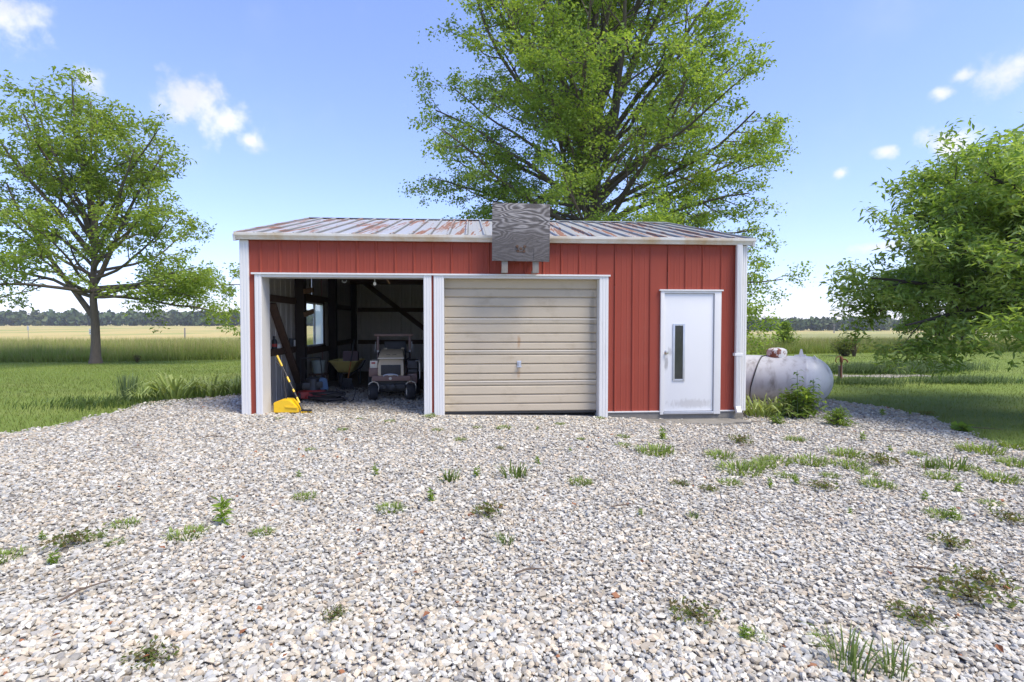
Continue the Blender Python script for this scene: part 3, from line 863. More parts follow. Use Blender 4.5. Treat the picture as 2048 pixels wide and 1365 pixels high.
# riding mower
mp = Vector((-2.37, 10.80, 0)); mp.z = ground_at(mp) + .01
mw = empty('riding_mower', mp, R(8), 'tan and brown riding mower with roll bar facing out of the shed', 'mower')
def wheel(par, x, y, r, w, rim_mat, name='wheel', rz=0.0):
    mx = Matrix.Translation((x, y, r)) @ Matrix.Rotation(rz, 4, 'Z') @ Matrix.Rotation(PI / 2, 4, 'Y')
    b = B()
    h = w / 2
    lathe(b, [(r * .55, -h * .8), (r * .72, -h), (r * .9, -h * .92), (r * .985, -h * .6), (r, -h * .2), (r, h * .2), (r * .985, h * .6), (r * .9, h * .92), (r * .72, h), (r * .55, h * .8), (r * .5, h * .4), (r * .5, -h * .4), (r * .55, -h * .8)], 28, mx)
    t = obj(name, b, M['rubber'], par)
    b = B()
    lathe(b, [(0, -h * .5), (r * .2, -h * .55), (r * .3, -h * .3), (r * .48, -h * .45), (r * .56, -h * .82), (r * .53, -h * .4), (r * .53, h * .4), (r * .56, h * .82), (r * .48, h * .45), (r * .3, h * .3), (r * .2, h * .55), (0, h * .5)], 24, mx)
    obj('rim', b, rim_mat, t)
for x in (-.36, .36):
    wheel(mw, x, -.02, .158, .17, M['cream'], rz=R(14))
    b = B()
    tube(b, [(x + .10, -.02, .165), (x + .115, -.02, .26), (x + .09, -.01, .335), (x + .02, 0, .36), (x - .05, 0, .34), (x - .085, -.0, .30)], .010, 8)
    tube(b, [(x, 0, .35), (x, 0.03, .43)], .022, 10)
    obj('caster_fork', b, M['cream'], mw)
b = B()
box(b, -.37, .37, -.06, .03, .375, .475, .008); box(b, -.34, -.24, .03, .9, .37, .45, .006); box(b, .24, .34, .03, .9, .37, .45, .006)
obj('front_frame', b, M['brown'], mw)
b = B(); lathe(b, [(0, .006), (.027, .005), (.03, 0), (0, 0)], 20, axis_mx((-.02, -.06, .425), (0, -1, 0))); obj('emblem', b, M['cream'], mw)
# hood: lower nose with grille, sloping upper lid
hx = -.01
def hood_part(profile, w0, w1, m, name, par):
    """profile list of (y,z,width factor)"""
    b = B()
    L = [b.verts.new((hx - w / 2, y, z)) for (y, z, w) in profile]; Rr = [b.verts.new((hx + w / 2, y, z)) for (y, z, w) in profile]
    n = len(profile)
    for k in range(n): b.faces.new((L[k], L[(k + 1) % n], Rr[(k + 1) % n], Rr[k]))
    b.faces.new(L[::-1]); b.faces.new(Rr)
    bmesh.ops.bevel(b, geom=list(b.edges), offset=.012, segments=2, affect='EDGES')
    return obj(name, b, m, par)
hood = hood_part([(-.055, .475, .50), (-.05, .70, .50), (.02, .80, .46), (.62, .86, .46), (.62, .475, .50)], 0, 0, M['tan'], 'hood', mw)
hood_part([(.0, .812, .50), (.015, .835, .50), (.26, .965, .43), (.62, .975, .43), (.62, .86, .48)], 0, 0, M['tan'], 'hood_lid', hood)
b = B(); box(b, hx - .255, hx + .255, -.012, .012, .806, .828, .006); obj('hood_lip', b, M['cream'], hood)
b = B(); box(b, hx - .19, hx + .19, -.068, -.05, .485, .69, .008)
for k in range(9): box(b, hx - .18, hx + .18, -.074, -.066, .50 + k * .021, .508 + k * .021)
obj('grille', b, M['black'], hood)
b = B(); box(b, hx - .10, hx - .02, .085, .10, .878, .886, .002); box(b, hx + .02, hx + .10, .085, .10, .878, .886, .002); obj('vent_slot', b, M['black'], hood)
b = B(); tube(b, [(hx + .14 * math.cos(t), -.10 - .0 * t, .475 + .035 * math.sin(t)) for t in [k * PI / 8 for k in range(9)]], .012, 8); bar(b, (hx - .05, -.09, .495), (hx + .05, -.09, .495), .02, .02, .004)
obj('tow_ring', b, M['alu'], mw)
for x in (-.15, .20):
    b = B(); box(b, hx + x - .03, hx + x + .03, .50, .56, .97, 1.0, .008); obj('light_pod', b, M['tan'], hood)
# fenders and side boxes
b = B(); box(b, -.43, -.28, .12, .55, .62, .765, .012); f1 = obj('control_panel', b, M['cream'], mw)
b = B(); box(b, -.40, -.325, .114, .12, .70, .735); obj('warning_sticker', b, M['redplastic'], f1)
b = B(); box(b, -.45, -.27, .10, .70, .45, .615, .012); obj('side_box', b, M['brown'], mw)
b = B(); box(b, .30, .50, .12, .62, .60, .76, .015); obj('fuel_tank', b, M['darkgrey'], mw)
b = B(); box(b, .31, .49, .10, .66, .52, .585, .01); obj('fender', b, M['darkgrey'], mw)
b = B(); box(b, .30, .49, .10, .66, .30, .50, .012); obj('side_box', b, M['brown'], mw)
b = B(); tube(b, [(.46, .10, .76), (.53, .10, .75), (.545, .10, .70), (.545, .12, .40)], .012, 8); obj('side_rail', b, M['alu'], mw)
# deck drive, axle
b = B()
lathe(b, [(0, .03), (.03, .03), (.065, .02), (.068, 0), (.06, -.02), (0, -.02)], 24, axis_mx((.02, -.02, .245), (0, -1, 0)))
lathe(b, [(0, .02), (.03, .02), (.035, 0), (0, 0)], 16, axis_mx((-.13, -.02, .25), (0, -1, 0)))
box(b, -.26, .26, .02, .12, .20, .30, .01); box(b, -.30, .30, .15, .9, .14, .36, .02)
obj('mower_deck', b, M['black'], mw)
for x in (-.42, .42): wheel(mw, x, .82, .25, .22, M['darkgrey'], 'rear_wheel')
b = B(); box(b, -.24, .24, .74, 1.12, .62, .72, .03); box(b, -.23, .23, 1.05, 1.17, .70, 1.12, .04)
obj('seat', b, M['black'], mw)
b = B(); box(b, -.26, .26, .64, 1.3, .36, .62, .01); obj('body', b, M['brown'], mw)
for (x, sgn) in ((-.30, -1), (.33, 1)):
    b = B(); tube(b, [(x * .6, .66, .70), (x, .56, .80), (x * 1.02, .48, .90), (x * .7, .46, .93)], .013, 8); obj('steering_lever', b, M['black'], mw)
b = B()
for x in (-.325, .325):
    box(b, x - .022, x + .022, .66, .70, .45, 1.26, .004)
obj('roll_bar', b, M['brown'], mw)
b = B(); box(b, -.39, .39, .63, .73, 1.235, 1.285, .006); obj('roll_bar_top', b, M['brown'], mw)
for x in (-.325, .325):
    b = B(); box(b, x - .016, x + .016, .652, .66, .90, .945); obj('reflector', b, M['whiteplastic'], mw, smooth=False)
    b = B(); tube(b, [(x * 1.12, .65, 1.12), (x * 1.16, .64, 1.05), (x * 1.13, .64, 1.0), (x * 1.2, .64, .93)], .006, 6); obj('pin_cable', b, M['alu'], mw)

# wheelbarrow in the dark behind
wp = sh(.75, 4.15); wp.z = ground_at(wp) + .0
wb = empty('wheelbarrow', wp, R(4), 'yellow tub wheelbarrow standing in the dark behind the red machine', 'wheelbarrow')
b = B()
def loop_ring(bm, w, d, z, rc=.06, n=5, yo=0):
    out = []
    for (sx, sy, a0) in ((1, 1, 0), (-1, 1, PI / 2), (-1, -1, PI), (1, -1, 1.5 * PI)):
        for k in range(n):
            a = a0 + (PI / 2) * k / (n - 1)
            out.append(bm.verts.new((sx * (w / 2 - rc) + rc * math.cos(a), yo + sy * (d / 2 - rc) + rc * math.sin(a), z)))
    return out
rings = [loop_ring(b, .30, .5, .34), loop_ring(b, .34, .56, .36), loop_ring(b, .62, .86, .60), loop_ring(b, .68, .92, .605), loop_ring(b, .68, .92, .62), loop_ring(b, .60, .84, .612), loop_ring(b, .33, .54, .37)]
for A, C in zip(rings, rings[1:]):
    for k in range(len(A)): b.faces.new((A[k], A[(k + 1) % len(A)], C[(k + 1) % len(A)], C[k]))
b.faces.new(rings[0][::-1]); b.faces.new(rings[-1])
obj('tub', b, M['tub'], wb)
wheel(wb, 0, -.52, .17, .09, M['darkgrey'])
b = B()
for s in (-1, 1):
    tube(b, [(s * .06, -.55, .17), (s * .16, -.2, .32), (s * .24, .45, .40), (s * .26, .85, .55)], .016, 8)
obj('handle_frame', b, M['darkgrey'], wb)
for s in (-1, 1):
    b = B(); tube(b, [(s * .20, .15, .36), (s * .24, .22, .02), (s * .24, .36, .02), (s * .22, .42, .39)], .014, 8); obj('leg', b, M['darkgrey'], wb)
b = B()
box(b, -.17, .17, -.13, .13, .0, .27, .01)
for k in range(5): box(b, -.172, .172, -.134, .134, .03 + k * .05, .04 + k * .05)
cr = obj('crate', b, M['mauve'], None, (wp.x + .08, wp.y + .05, wp.z + .545), (R(-8), 0, R(8)))
tag(cr, 'faded mauve crate propped inside the yellow wheelbarrow', 'crate')
# broom with an orange handle leaning on the wheelbarrow
bp = sh(.92, 3.40); bp.z = ground_at(bp)
br = empty('push_broom', bp, R(6), 'dark bristled broom with orange handle leaning on the wheelbarrow', 'broom')
b = B(); tube(b, [(0, .02, .22), (.05, .14, .62)], .014, 8); obj('handle', b, M['orange'], br)
b = B(); tube(b, [(.05, .14, .62), (.11, .26, 1.12)], .014, 8); obj('handle_grip', b, M['darkgrey'], br)
b = B()
for k in range(60):
    a = rnd.uniform(-.17, .17); c = rnd.uniform(-.05, .05)
    tube(b, [(a * .45, c * .5, .22), (a, c, .005)], [.010, .005], 4)
box(b, -.10, .10, -.035, .035, .19, .26, .01)
obj('bristles', b, M['black'], br)

# red engine driven machine (a push mower) with hoses on it
rp_ = sh(.62, 1.75); rp_.z = ground_at(rp_)
pm = empty('push_mower', rp_, R(24), 'red decked push mower with black engine by the left wall', 'mower')
b = B()
lathe(b, [(0, .20), (.16, .20), (.20, .17), (.24, .12), (.25, .05), (.24, .05), (.22, .12), (.14, .17), (0, .17)], 28, Matrix.Scale(1.15, 4, (1, 0, 0)))
prism(b, [(-.27, .06), (-.30, .10), (-.26, .17), (.2, .19), (.26, .10), (.26, .06)], -.20, .22, 'y')
obj('deck', b, M['redplastic'], pm)
b = B()
lathe(b, [(0, .44), (.09, .44), (.13, .42), (.14, .36), (.14, .28), (.16, .20), (0, .20)], 22)
box(b, -.20, -.05, -.13, .12, .22, .35, .03); box(b, .04, .17, -.15, -.02, .24, .36, .02); box(b, -.1, .1, .1, .2, .24, .33, .015)
obj('engine', b, M['black'], pm)
b = B(); prism(b, [(.12, .20), (.28, .20), (.25, .40), (.20, .43), (.13, .43), (.10, .38)], -.10, .08, 'y'); bmesh.ops.bevel(b, geom=list(b.edges), offset=.012, segments=2, affect='EDGES'); obj('cowl', b, M['blue'], pm)
for (x, y) in ((-.26, -.21), (.25, -.21), (-.26, .23), (.25, .23)): wheel(pm, x, y, .085, .045, M['whiteplastic'])
b = B()
for s in (-1, 1): tube(b, [(s * .2, .2, .15), (s * .2, .42, .5), (s * .19, .62, .78)], .011, 8)
tube(b, [(-.19, .62, .78), (.19, .62, .78)], .012, 8)
obj('push_handle', b, M['black'], pm)
hp = sh(1.02, 1.45); hp.z = ground_at(hp)
b = B()
pts = []
for k in range(150):
    a = k * .30; rr = .23 + .05 * math.sin(k * .37) + .02 * math.sin(k * 1.3)
    pts.append((rr * 1.25 * math.cos(a) - .05, rr * .8 * math.sin(a), .02 + .0011 * k + .02 * abs(math.sin(k * .21))))
pts += [(.12, -.02, .24), (.22, -.05, .19), (.32, -.08, .08), (.40, -.10, .02), (.44, 0, .05), (.47, .05, .2), (.46, .03, .26)]
tube(b, pts, .0125, 6)
ho = obj('coiled_hose', b, M['black'], None, hp)
tag(ho, 'coiled black rubber hose lying beside the red push mower', 'hose')
# white bucket
up = sh(.33, 3.25); up.z = ground_at(up)
bu = empty('bucket', up, 0, 'pale bucket hanging in shadow at the foot of the dark post', 'bucket')
bu['label'] = 'pale bucket on a stool against the wall below the window'
b = B(); lathe(b, [(0, 0), (.105, 0), (.12, .02), (.145, .26), (.152, .26), (.152, .275), (.138, .275), (.115, .03), (0, .02)], 22, Matrix.Translation((0, 0, .38))); obj('pail', b, M['bucket'], bu)
b = B(); tube(b, [(.148 * math.cos(t), -.02 - .05 * math.sin(t), .64 - .06 * math.sin(t)) for t in [k * PI / 10 for k in range(11)]], .004, 6); obj('bail', b, M['alu'], bu)
b = B(); box(b, -.17, .17, -.15, .15, .345, .379, .006)
for (x, y) in ((-.14, -.12), (.14, -.12), (-.14, .12), (.14, .12)): box(b, x - .02, x + .02, y - .02, y + .02, 0, .345)
st = obj('stool', b, M['timber'], None, up); tag(st, 'low brown wooden stool under the pale bucket', 'stool')
# yellow scoop and snow brush at the jamb
yp = sh(.64, .22); yp.z = ground_at(yp) + .012
ys_ = empty('scoop', yp, R(3), 'yellow plastic scoop with black shaft standing inside the open bay', 'scoop')
b = B()
poly = [(-.20, .0), (.205, .0), (.20, .075), (.13, .14), (.06, .215), (-.06, .225), (-.20, .17)]
prism(b, poly, -.12, .12, 'y'); bmesh.ops.bevel(b, geom=list(b.edges), offset=.012, segments=2, affect='EDGES')
sc_ = obj('pan', b, M['yellow'], ys_)
b = B(); bar(b, (0, -.128, .10), (.19, -.128, .085), .012, .022, .003); lathe(b, [(0, .01), (.012, .008), (.014, 0), (0, 0)], 10, axis_mx((0, -.12, .10), (0, -1, 0))); obj('hinge_strip', b, M['yellow'], sc_)
b = B(); tube(b, [(-.03, .0, .21), (-.06, .02, .45), (-.10, .05, .70), (-.20, .07, .82)], .014, 8); obj('shaft', b, M['black'], ys_)
p0 = sh(.41, .40, .99); p1 = sh(.90, .12, 0); p1.z = ground_at(p1) + .07
sb = empty('snow_brush', (p1.x, p1.y, ground_at(p1) + .012), 0, 'yellow and black long handled brush leaning on the white jamb', 'brush')
dv = p0 - p1
o_ = Vector((0, 0, .058))
segs = [(0.0, .12, 'black', .016), (.12, .22, 'yellow', .016), (.22, .32, 'black', .013), (.32, .37, 'yellow', .016), (.37, .50, 'black', .013), (.50, .60, 'yellow', .016), (.60, .80, 'black', .015), (.80, 1.0, 'yellow', .017)]
for (a, c, m_, r_) in segs:
    b = B(); tube(b, [o_ + dv * a, o_ + dv * c], r_, 10); obj('shaft_section', b, M[m_], sb)
b = B()
hd = Vector((.13, -.02, -.012)); box(b, -.02, .15, -.03, .03, .03, .055, .008)
sbh = obj('brush_head', b, M['black'], sb)
b = B()
for k in range(70):
    x = rnd.uniform(-.015, .145); y = rnd.uniform(-.026, .026)
    tube(b, [(x, y, .032), (x + rnd.uniform(-.012, .012), y + rnd.uniform(-.012, .012), .0)], [.006, .0045], 4)
obj('bristles', b, M['yellow'], sb)
# bottle and cans on the girt, left wall
def girt_item(name, yl, build, m, label, cat):
    p = sh(.040, yl, 1.066)
    e = empty(name, p, SH_A, label, cat); build(e)
def bottle(e):
    b = B(); lathe(b, [(0, 0), (.045, 0), (.048, .01), (.048, .13), (.04, .16), (.018, .185), (.018, .21), (0, .21)], 16); obj('body', b, M['black'], e)
    b = B(); lathe(b, [(.0495, .04), (.0495, .09)], 16); obj('label_band', b, M['redplastic'], e)
    b = B(); lathe(b, [(0, .235), (.02, .235), (.021, .205), (0, .205)], 12); obj('cap', b, M['black'], e)
girt_item('bottle', 1.35, bottle, None, 'dark bottle with red label on the wall girt', 'bottle')
def carton(e):
    b = B(); box(b, -.03, .03, -.035, .035, 0, .085, .003); obj('box_body', b, M['whiteplastic'], e)
    b = B(); box(b, -.031, .031, -.036, .036, .06, .075); obj('flap', b, M['cream'], e)
girt_item('small_carton', 1.58, carton, None, 'small white carton beside the dark bottle on the girt', 'carton')
def can(e):
    b = B(); lathe(b, [(0, 0), (.05, 0), (.052, .005), (.052, .15), (.05, .155), (0, .15)], 18); obj('can_body', b, M['darkgrey'], e)
    b = B(); lathe(b, [(.045, .155), (.046, .165), (.02, .168), (0, .168)], 18); obj('lid', b, M['black'], e)
girt_item('tin_can', 2.30, can, None, 'dark grey tin can on the girt near the post', 'can')
def jar(e):
    b = B(); lathe(b, [(0, 0), (.035, 0), (.037, .01), (.037, .12), (.03, .135), (.03, .15), (0, .15)], 16); obj('jar_body', b, M['whiteplastic'], e)
    b = B(); lathe(b, [(.033, .135), (.033, .16), (0, .162)], 16); obj('lid', b, M['darkgrey'], e)
girt_item('white_jar', 2.47, jar, None, 'white jar on the girt right beside the dark post', 'jar')

# ------------------------------------------------------------------ propane tank
tp = Vector((5.22, 11.2, 0)); tp.z = gzf(5.22, 11.2)
tk = empty('propane_tank', tp, R(-26), 'white propane tank streaked with grime beside the shed', 'tank')
TR, TL = .47, .72
b = B()
prof = []
for k in range(10):
    a = PI / 2 * k / 9; prof.append((TR * math.sin(a), -TL - TR * .95 * math.cos(a)))
prof += [(TR, -TL + .02), (TR + .003, -TL + .03), (TR + .003, -TL + .05), (TR, -TL + .06), (TR, TL - .06), (TR + .003, TL - .05), (TR + .003, TL - .03), (TR, TL - .02)]
for k in range(10):
    a = PI / 2 * (1 - k / 9); prof.append((TR * math.sin(a), TL + TR * .95 * math.cos(a)))
prof[0] = (0, prof[0][1]); prof[-1] = (0, prof[-1][1])
lathe(b, prof, 48, axis_mx((0, 0, TR + .10), (1, 0, 0)))
obj('vessel', b, M['tank'], tk, ang=60)
ZT = 2 * TR + .10
b = B()
lathe(b, [(.19, -.03), (.19, .09), (.175, .125), (.12, .155), (0, .165)], 28, Matrix.Translation((.16, 0, ZT)))
obj('valve_dome', b, M['domecap'], tk)
b = B(); prism(b, [(.46, ZT - .03), (.70, ZT - .03), (.68, ZT + .035), (.64, ZT + .03), (.615, ZT + .14), (.585, ZT + .14), (.56, ZT + .03), (.48, ZT + .02)], -.012, .012, 'y'); obj('lifting_lug', b, M['whiteplastic'], tk, smooth=False)
b = B(); prism(b, [(-.74, ZT - .03), (-.60, ZT - .03), (-.64, ZT + .03), (-.70, ZT + .03)], -.012, .012, 'y'); obj('lifting_lug', b, M['whiteplastic'], tk, smooth=False)
b = B(); tube(b, [(.80, -.12 + .0 * k, ZT - .06) for k in range(1)] + [(.80, -.12, ZT - .015), (.82, -.14, ZT + .02), (.86, -.15, ZT - .02), (.87, -.17, ZT - .09)], .010, 8); obj('lifting_eye', b, M['whiteplastic'], tk)
b = B()
c0 = TR + .10
arc = [(-.02, -.05, ZT - .0)] + [(-.08 - .22 * k / 8, -(TR + .012) * math.sin(PI * .03 + k * PI / 14), c0 + (TR + .012) * math.cos(PI * .03 + k * PI / 14)) for k in range(1, 9)] + [(-.32, -TR * 1.05, .05)]
tube(b, arc, .013, 8); obj('gas_line', b, M['darkgrey'], tk)
for x in (-.58, .58):
    b = B(); prism(b, [(-.30, .0), (.30, .0), (.30, .2), (.15, .13), (0, .11), (-.15, .13), (-.30, .2)], x - .05, x + .05, 'x'); obj('saddle_leg', b, M['concrete'], tk, smooth=False)

# yard hydrant
yp2 = Vector((10.05, 16.8, gzf(10.05, 16.8) - .03))
yh = empty('yard_hydrant', yp2, R(-10), 'rusty red yard hydrant on a pipe standing in the grass', 'hydrant')
b = B(); box(b, -.05, .05, -.045, .045, 0, .46, .008); obj('timber_stake', b, M['greytimber'], yh)
b = B(); tube(b, [(0, -.06, .0), (0, -.06, .60)], .022, 10); obj('pipe', b, M['rust'], yh)
b = B(); lathe(b, [(0, .56), (.04, .56), (.05, .60), (.048, .70), (.035, .73), (0, .74)], 14, Matrix.Translation((0, -.06, 0)))
tube(b, [(0, -.06, .66), (.10, -.10, .66), (.15, -.12, .61), (.15, -.12, .56)], .02, 8); obj('spout_head', b, M['rust'], yh)
b = B(); tube(b, [(0, -.06, .73), (-.05, -.07, .75), (-.16, -.1, .70), (-.18, -.1, .60), (-.14, -.1, .56)], .014, 8); obj('lever', b, M['rust'], yh)

# ------------------------------------------------------------------ trees
def grow_tree(name, label, base, height, trunk_r, limbs, leaf, seed, barkm, fork=None, lean=(0, 0), sub=(8, 6, 4), leaves_per=16, droop=0.0, leaf_cols=None, flat=.55, group=None, leaf_mat=None, spread=.16, lift=1.0, kid=(.30, .52), bare=.22, bright=1.2):
    """limbs: list of (start height, azimuth deg, elevation deg, length, radius)"""
    rs = random.Random(seed); rg = np.random.default_rng(seed)
    root = empty(name, base, 0, label, 'tree', group)
    V, F = [], []
    def ring_tube(pts, r0, r1, n):
        o = len(V); m = len(pts); ref = None
        for i, p in enumerate(pts):
            d = (pts[min(i + 1, m - 1)] - pts[max(i - 1, 0)]).normalized()
            ref = d.orthogonal().normalized() if ref is None else (ref - d * ref.dot(d)).normalized()
            s = d.cross(ref); rr = r0[i] if isinstance(r0, list) else r0 + (r1 - r0) * i / (m - 1)
            for k in range(n):
                V.append(p + (ref * math.cos(2 * PI * k / n) + s * math.sin(2 * PI * k / n)) * rr)
        for i in range(m - 1):
            for k in range(n):
                a = o + i * n + k; b_ = o + i * n + (k + 1) % n
                F.append((a, b_, b_ + n, a + n))
    def path(p, d, L, n, wig, trop):
        pts = [p.copy()]; d = d.normalized(); st = L / n
        for i in range(n):
            d = (d + Vector((rs.gauss(0, wig), rs.gauss(0, wig), rs.gauss(0, wig) + trop))).normalized()
            p = p + d * st; pts.append(p.copy())
        return pts
    twigs = []
    def child_dir(d, ang, roll, fl):
        ax = d.orthogonal().normalized()
        q = Matrix.Rotation(roll, 3, d) @ ax
        v = d * math.cos(ang) + q * math.sin(ang)
        v.z *= fl
        return v.normalized()
    def branch(p, d, L, r, lev, trop):
        n = (9, 6, 4, 3)[lev]
        pts = path(p, d, L, n, (.09, .12, .15, .18)[lev], trop)
        ring_tube(pts, r, r * (.22 if lev < 3 else .5), (7, 5, 4, 3)[lev])
        if lev == 3:
            twigs.append((pts[0], pts[1], pts[2], pts[-1])); return
        cnt = sub[lev] if lev < 3 else 0
        cnt = max(2, int(cnt * (.6 + .4 * min(1.5, L / (3.5, 1.6, .8)[lev])) + rs.random()))
        for k in range(cnt):
            t = (bare if lev == 0 else .2) + (1 - bare if lev == 0 else .8) * (k + rs.random()) / cnt
            f = t * n; i = min(n - 1, int(f)); q = pts[i].lerp(pts[i + 1], f - i)
            dd = (pts[i + 1] - pts[i]).normalized()
            nd = child_dir(dd, R(rs.uniform(28, 62)), rs.uniform(0, 2 * PI), flat if lev > 0 else .8)
            nl = L * rs.uniform(*kid) * (1.15 - .65 * t)
            nl = max(nl, (.7, .45, .28)[lev])
            branch(q, nd, nl, max(.004, r * (1 - .75 * t) * .5), lev + 1, (-.02 * droop if lev < 2 else -.05 * droop) + (.01 if droop == 0 else 0))
        # leading tip
        twigs.append((pts[-3], pts[-2], pts[-2].lerp(pts[-1], .5), pts[-1]))
    # trunk with root flare
    n = 12
    tp_ = [Vector((lean[0] * (i / n) + rs.gauss(0, .02) * height * .12 * (i > 1), lean[1] * (i / n) + rs.gauss(0, .02) * height * .12 * (i > 1), -.15 + (height * .97 + .15) * (i / n) ** 1.25)) for i in range(n + 1)]
    rad = [trunk_r * (1.55 if i == 0 else 1.1 if i == 1 else 1) * (1 - .93 * (i / n) ** .85) + .012 for i in range(n + 1)]
    ring_tube(tp_, rad, 0, 12)
    def trunk_at(z):
        for a, c in zip(tp_, tp_[1:]):
            if a.z <= z <= c.z: return a.lerp(c, (z - a.z) / (c.z - a.z))
        return tp_[-1]
    for (z, a, e, L, r) in limbs:
        p = trunk_at(z)
        d = Vector((math.sin(R(a)) * math.cos(R(e)), math.cos(R(a)) * math.cos(R(e)), math.sin(R(e))))
        branch(p, d, L, r, 0, .035 * lift if e > 15 else -.012 * droop)
    me = np_mesh(name + '_trunk', np.array([tuple(v) for v in V]), np.array(F), smooth=True)
    link('trunk', me, barkm, root)
    # leaves
    T = np.array([[tuple(p) for p in tw] for tw in twigs])          # (n,4,3)
    n = len(T); K = leaves_per
    t = rg.uniform(0.05, 1.05, (n, K)) * 3; i0 = np.clip(t.astype(int), 0, 2); fr = (t - i0)[..., None]
    idx = np.arange(n)[:, None]
    P = T[idx, i0] * (1 - fr) + T[idx, i0 + 1] * fr
    P = (P + rg.normal(0, spread, (n, K, 3)) * np.array((1, 1, .6))).reshape(-1, 3)
    N_ = len(P)
    ll, lw = leaf
    size = rg.uniform(.65, 1.25, N_)
    axis = rg.normal(0, 1, (N_, 3)); axis[:, 2] = axis[:, 2] * .5 - .35
    axis /= np.linalg.norm(axis, axis=1)[:, None]
    upv = rg.normal(0, .55, (N_, 3)) + np.array((0, 0, 1.0))
    side = np.cross(axis, upv); side /= np.linalg.norm(side, axis=1)[:, None] + 1e-9
    nrm = np.cross(side, axis)
    a = axis * (size * ll)[:, None]; s_ = side * (size * lw / 2)[:, None]; f_ = nrm * (size * lw * .22)[:, None]
    v0 = P; v1 = P + a * .45 + s_ + f_; v2 = P + a - f_ * .5; v3 = P + a * .45 - s_ + f_
    LV = np.stack([v0, v1, v2, v3], 1).reshape(-1, 3)
    q = np.arange(N_)[:, None] * 4
    LF = np.concatenate([q + np.array([[0, 1, 2]]), q + np.array([[0, 2, 3]])], 0)
    lc = leaf_cols or [(0.075, 0.135, 0.025), (0.11, 0.18, 0.035), (0.15, 0.22, 0.05)]
    lc = np.array(lc)
    tw_t = np.repeat(rg.random(n), K)      # each spray has its own shade
    w = np.clip(tw_t * .75 + rg.random(N_) * .35, 0, .999) * (len(lc) - 1)
    k0 = w.astype(int); fr = (w - k0)[:, None]
    c = (lc[k0] * (1 - fr) + lc[np.minimum(k0 + 1, len(lc) - 1)] * fr) * bright
    me = np_mesh(name + '_leaves', LV, LF, np.repeat(c, 4, 0))
    link('crown', me, leaf_mat or M['leaf'], root)
    return root, N_, len(F)

# centre tree behind the shed (upswept top, level to drooping lower boughs)
tr_rs = random.Random(31)
def whorl(z0, z1, n, len_fn, el_fn, r_fn, a0=0, jit=14):
    out = []
    for k in range(n):
        f = (k + .5) / n; z = z0 + (z1 - z0) * f
        out.append((z, a0 + k * 137.5 + tr_rs.uniform(-jit, jit), el_fn(f) + tr_rs.uniform(-6, 6), len_fn(f) * tr_rs.uniform(.86, 1.1), r_fn(f)))
    return out
limbs = whorl(4.0, 10.5, 46, lambda f: 5.6 + 5.6 * f ** .8, lambda f: -2 + 80 * f ** .9, lambda f: .10 + .05 * f, 0, 20)
limbs += whorl(4.6, 8.5, 26, lambda f: 6.4 + .8 * f, lambda f: 8 + 34 * f, lambda f: .085, 25, 20)
limbs += whorl(10.5, 19.0, 16, lambda f: 5.0 - 3.4 * f, lambda f: 42 + 22 * f, lambda f: .08 - .04 * f, 60)
limbs += [(4.4, -85, -2, 6.5, .09), (4.0, -97, -6, 6.5, .09), (5.5, -88, 10, 6.6, .09), (3.8, 90, -4, 7.0, .09), (3.4, 85, -12, 7.0, .09), (3.0, 92, -20, 6.8, .08), (4.6, 84, 2, 6.4, .10), (5.0, 98, 4, 6.2, .10), (3.6, 92, -8, 6.2, .09), (3.2, 78, -10, 6.4, .10), (2.9, 96, -16, 6.0, .09), (3.4, 60, -4, 6.4, .09), (4.6, -92, 4, 6.0, .09), (4.2, -80, 0, 6.2, .09), (4.0, -105, -4, 6.0, .08), (5.2, -70, 8, 6.2, .08), (3.3, 120, -6, 6.2, .08), (3.4, 180, -4, 6.0, .08), (3.6, 150, -3, 6, .08), (3.6, -150, -3, 6, .08), (2.7, 88, -24, 6.0, .07)]
c1 = Vector((3.35, 22.5, gzf(3.35, 22.5) - .05))
print('centre', grow_tree('shade_tree', 'tall spreading green tree rising behind the red shed roof', c1, 21.0, .36, limbs, (.125, .085), 3, M['bark'],
      sub=(8, 5, 4), leaves_per=8, kid=(.20, .40), bare=.30, droop=.4, leaf_cols=[(0.14, 0.22, 0.038), (0.185, 0.28, 0.05), (0.235, 0.33, 0.068), (0.28, 0.37, 0.095)], flat=.6, spread=.15)[1:])

# left tree on the lawn
tr_rs = random.Random(12)
limbs = whorl(2.9, 5.2, 20, lambda f: 4.5 + 1.1 * f, lambda f: 10 + 62 * f, lambda f: .062 + .02 * f, 40, 20)
limbs += whorl(5.4, 9.0, 8, lambda f: 3.1 - 1.8 * f, lambda f: 40 + 20 * f, lambda f: .06 - .03 * f, 10)
limbs += [(1.75, -82, 50, 6.0, .12), (3.0, 78, 56, 5.8, .10), (2.9, -50, 66, 6.3, .10), (2.8, 92, 14, 5.0, .08), (2.7, 84, -4, 5.2, .07), (2.6, 98, -8, 4.8, .065), (2.9, 75, 6, 5.2, .075), (2.7, 105, 4, 5.0, .075), (2.6, -95, 12, 5.0, .08), (2.8, -120, 6, 4.6, .075), (2.8, 180, 8, 4, .075)]
l1 = Vector((-16.15, 21.3, gzf(-16.15, 21.3) - .05))
print('left', grow_tree('lawn_tree', 'airy green tree with forked trunk on the lawn left of the shed', l1, 10.4, .175, limbs, (.17, .075), 8, M['bark'],
      sub=(7, 5, 3), leaves_per=8, kid=(.20, .40), bare=.3, droop=.5, leaf_cols=[(0.15, 0.22, 0.036), (0.195, 0.275, 0.047), (0.24, 0.325, 0.066), (0.285, 0.36, 0.10)], flat=.6, spread=.13)[1:])

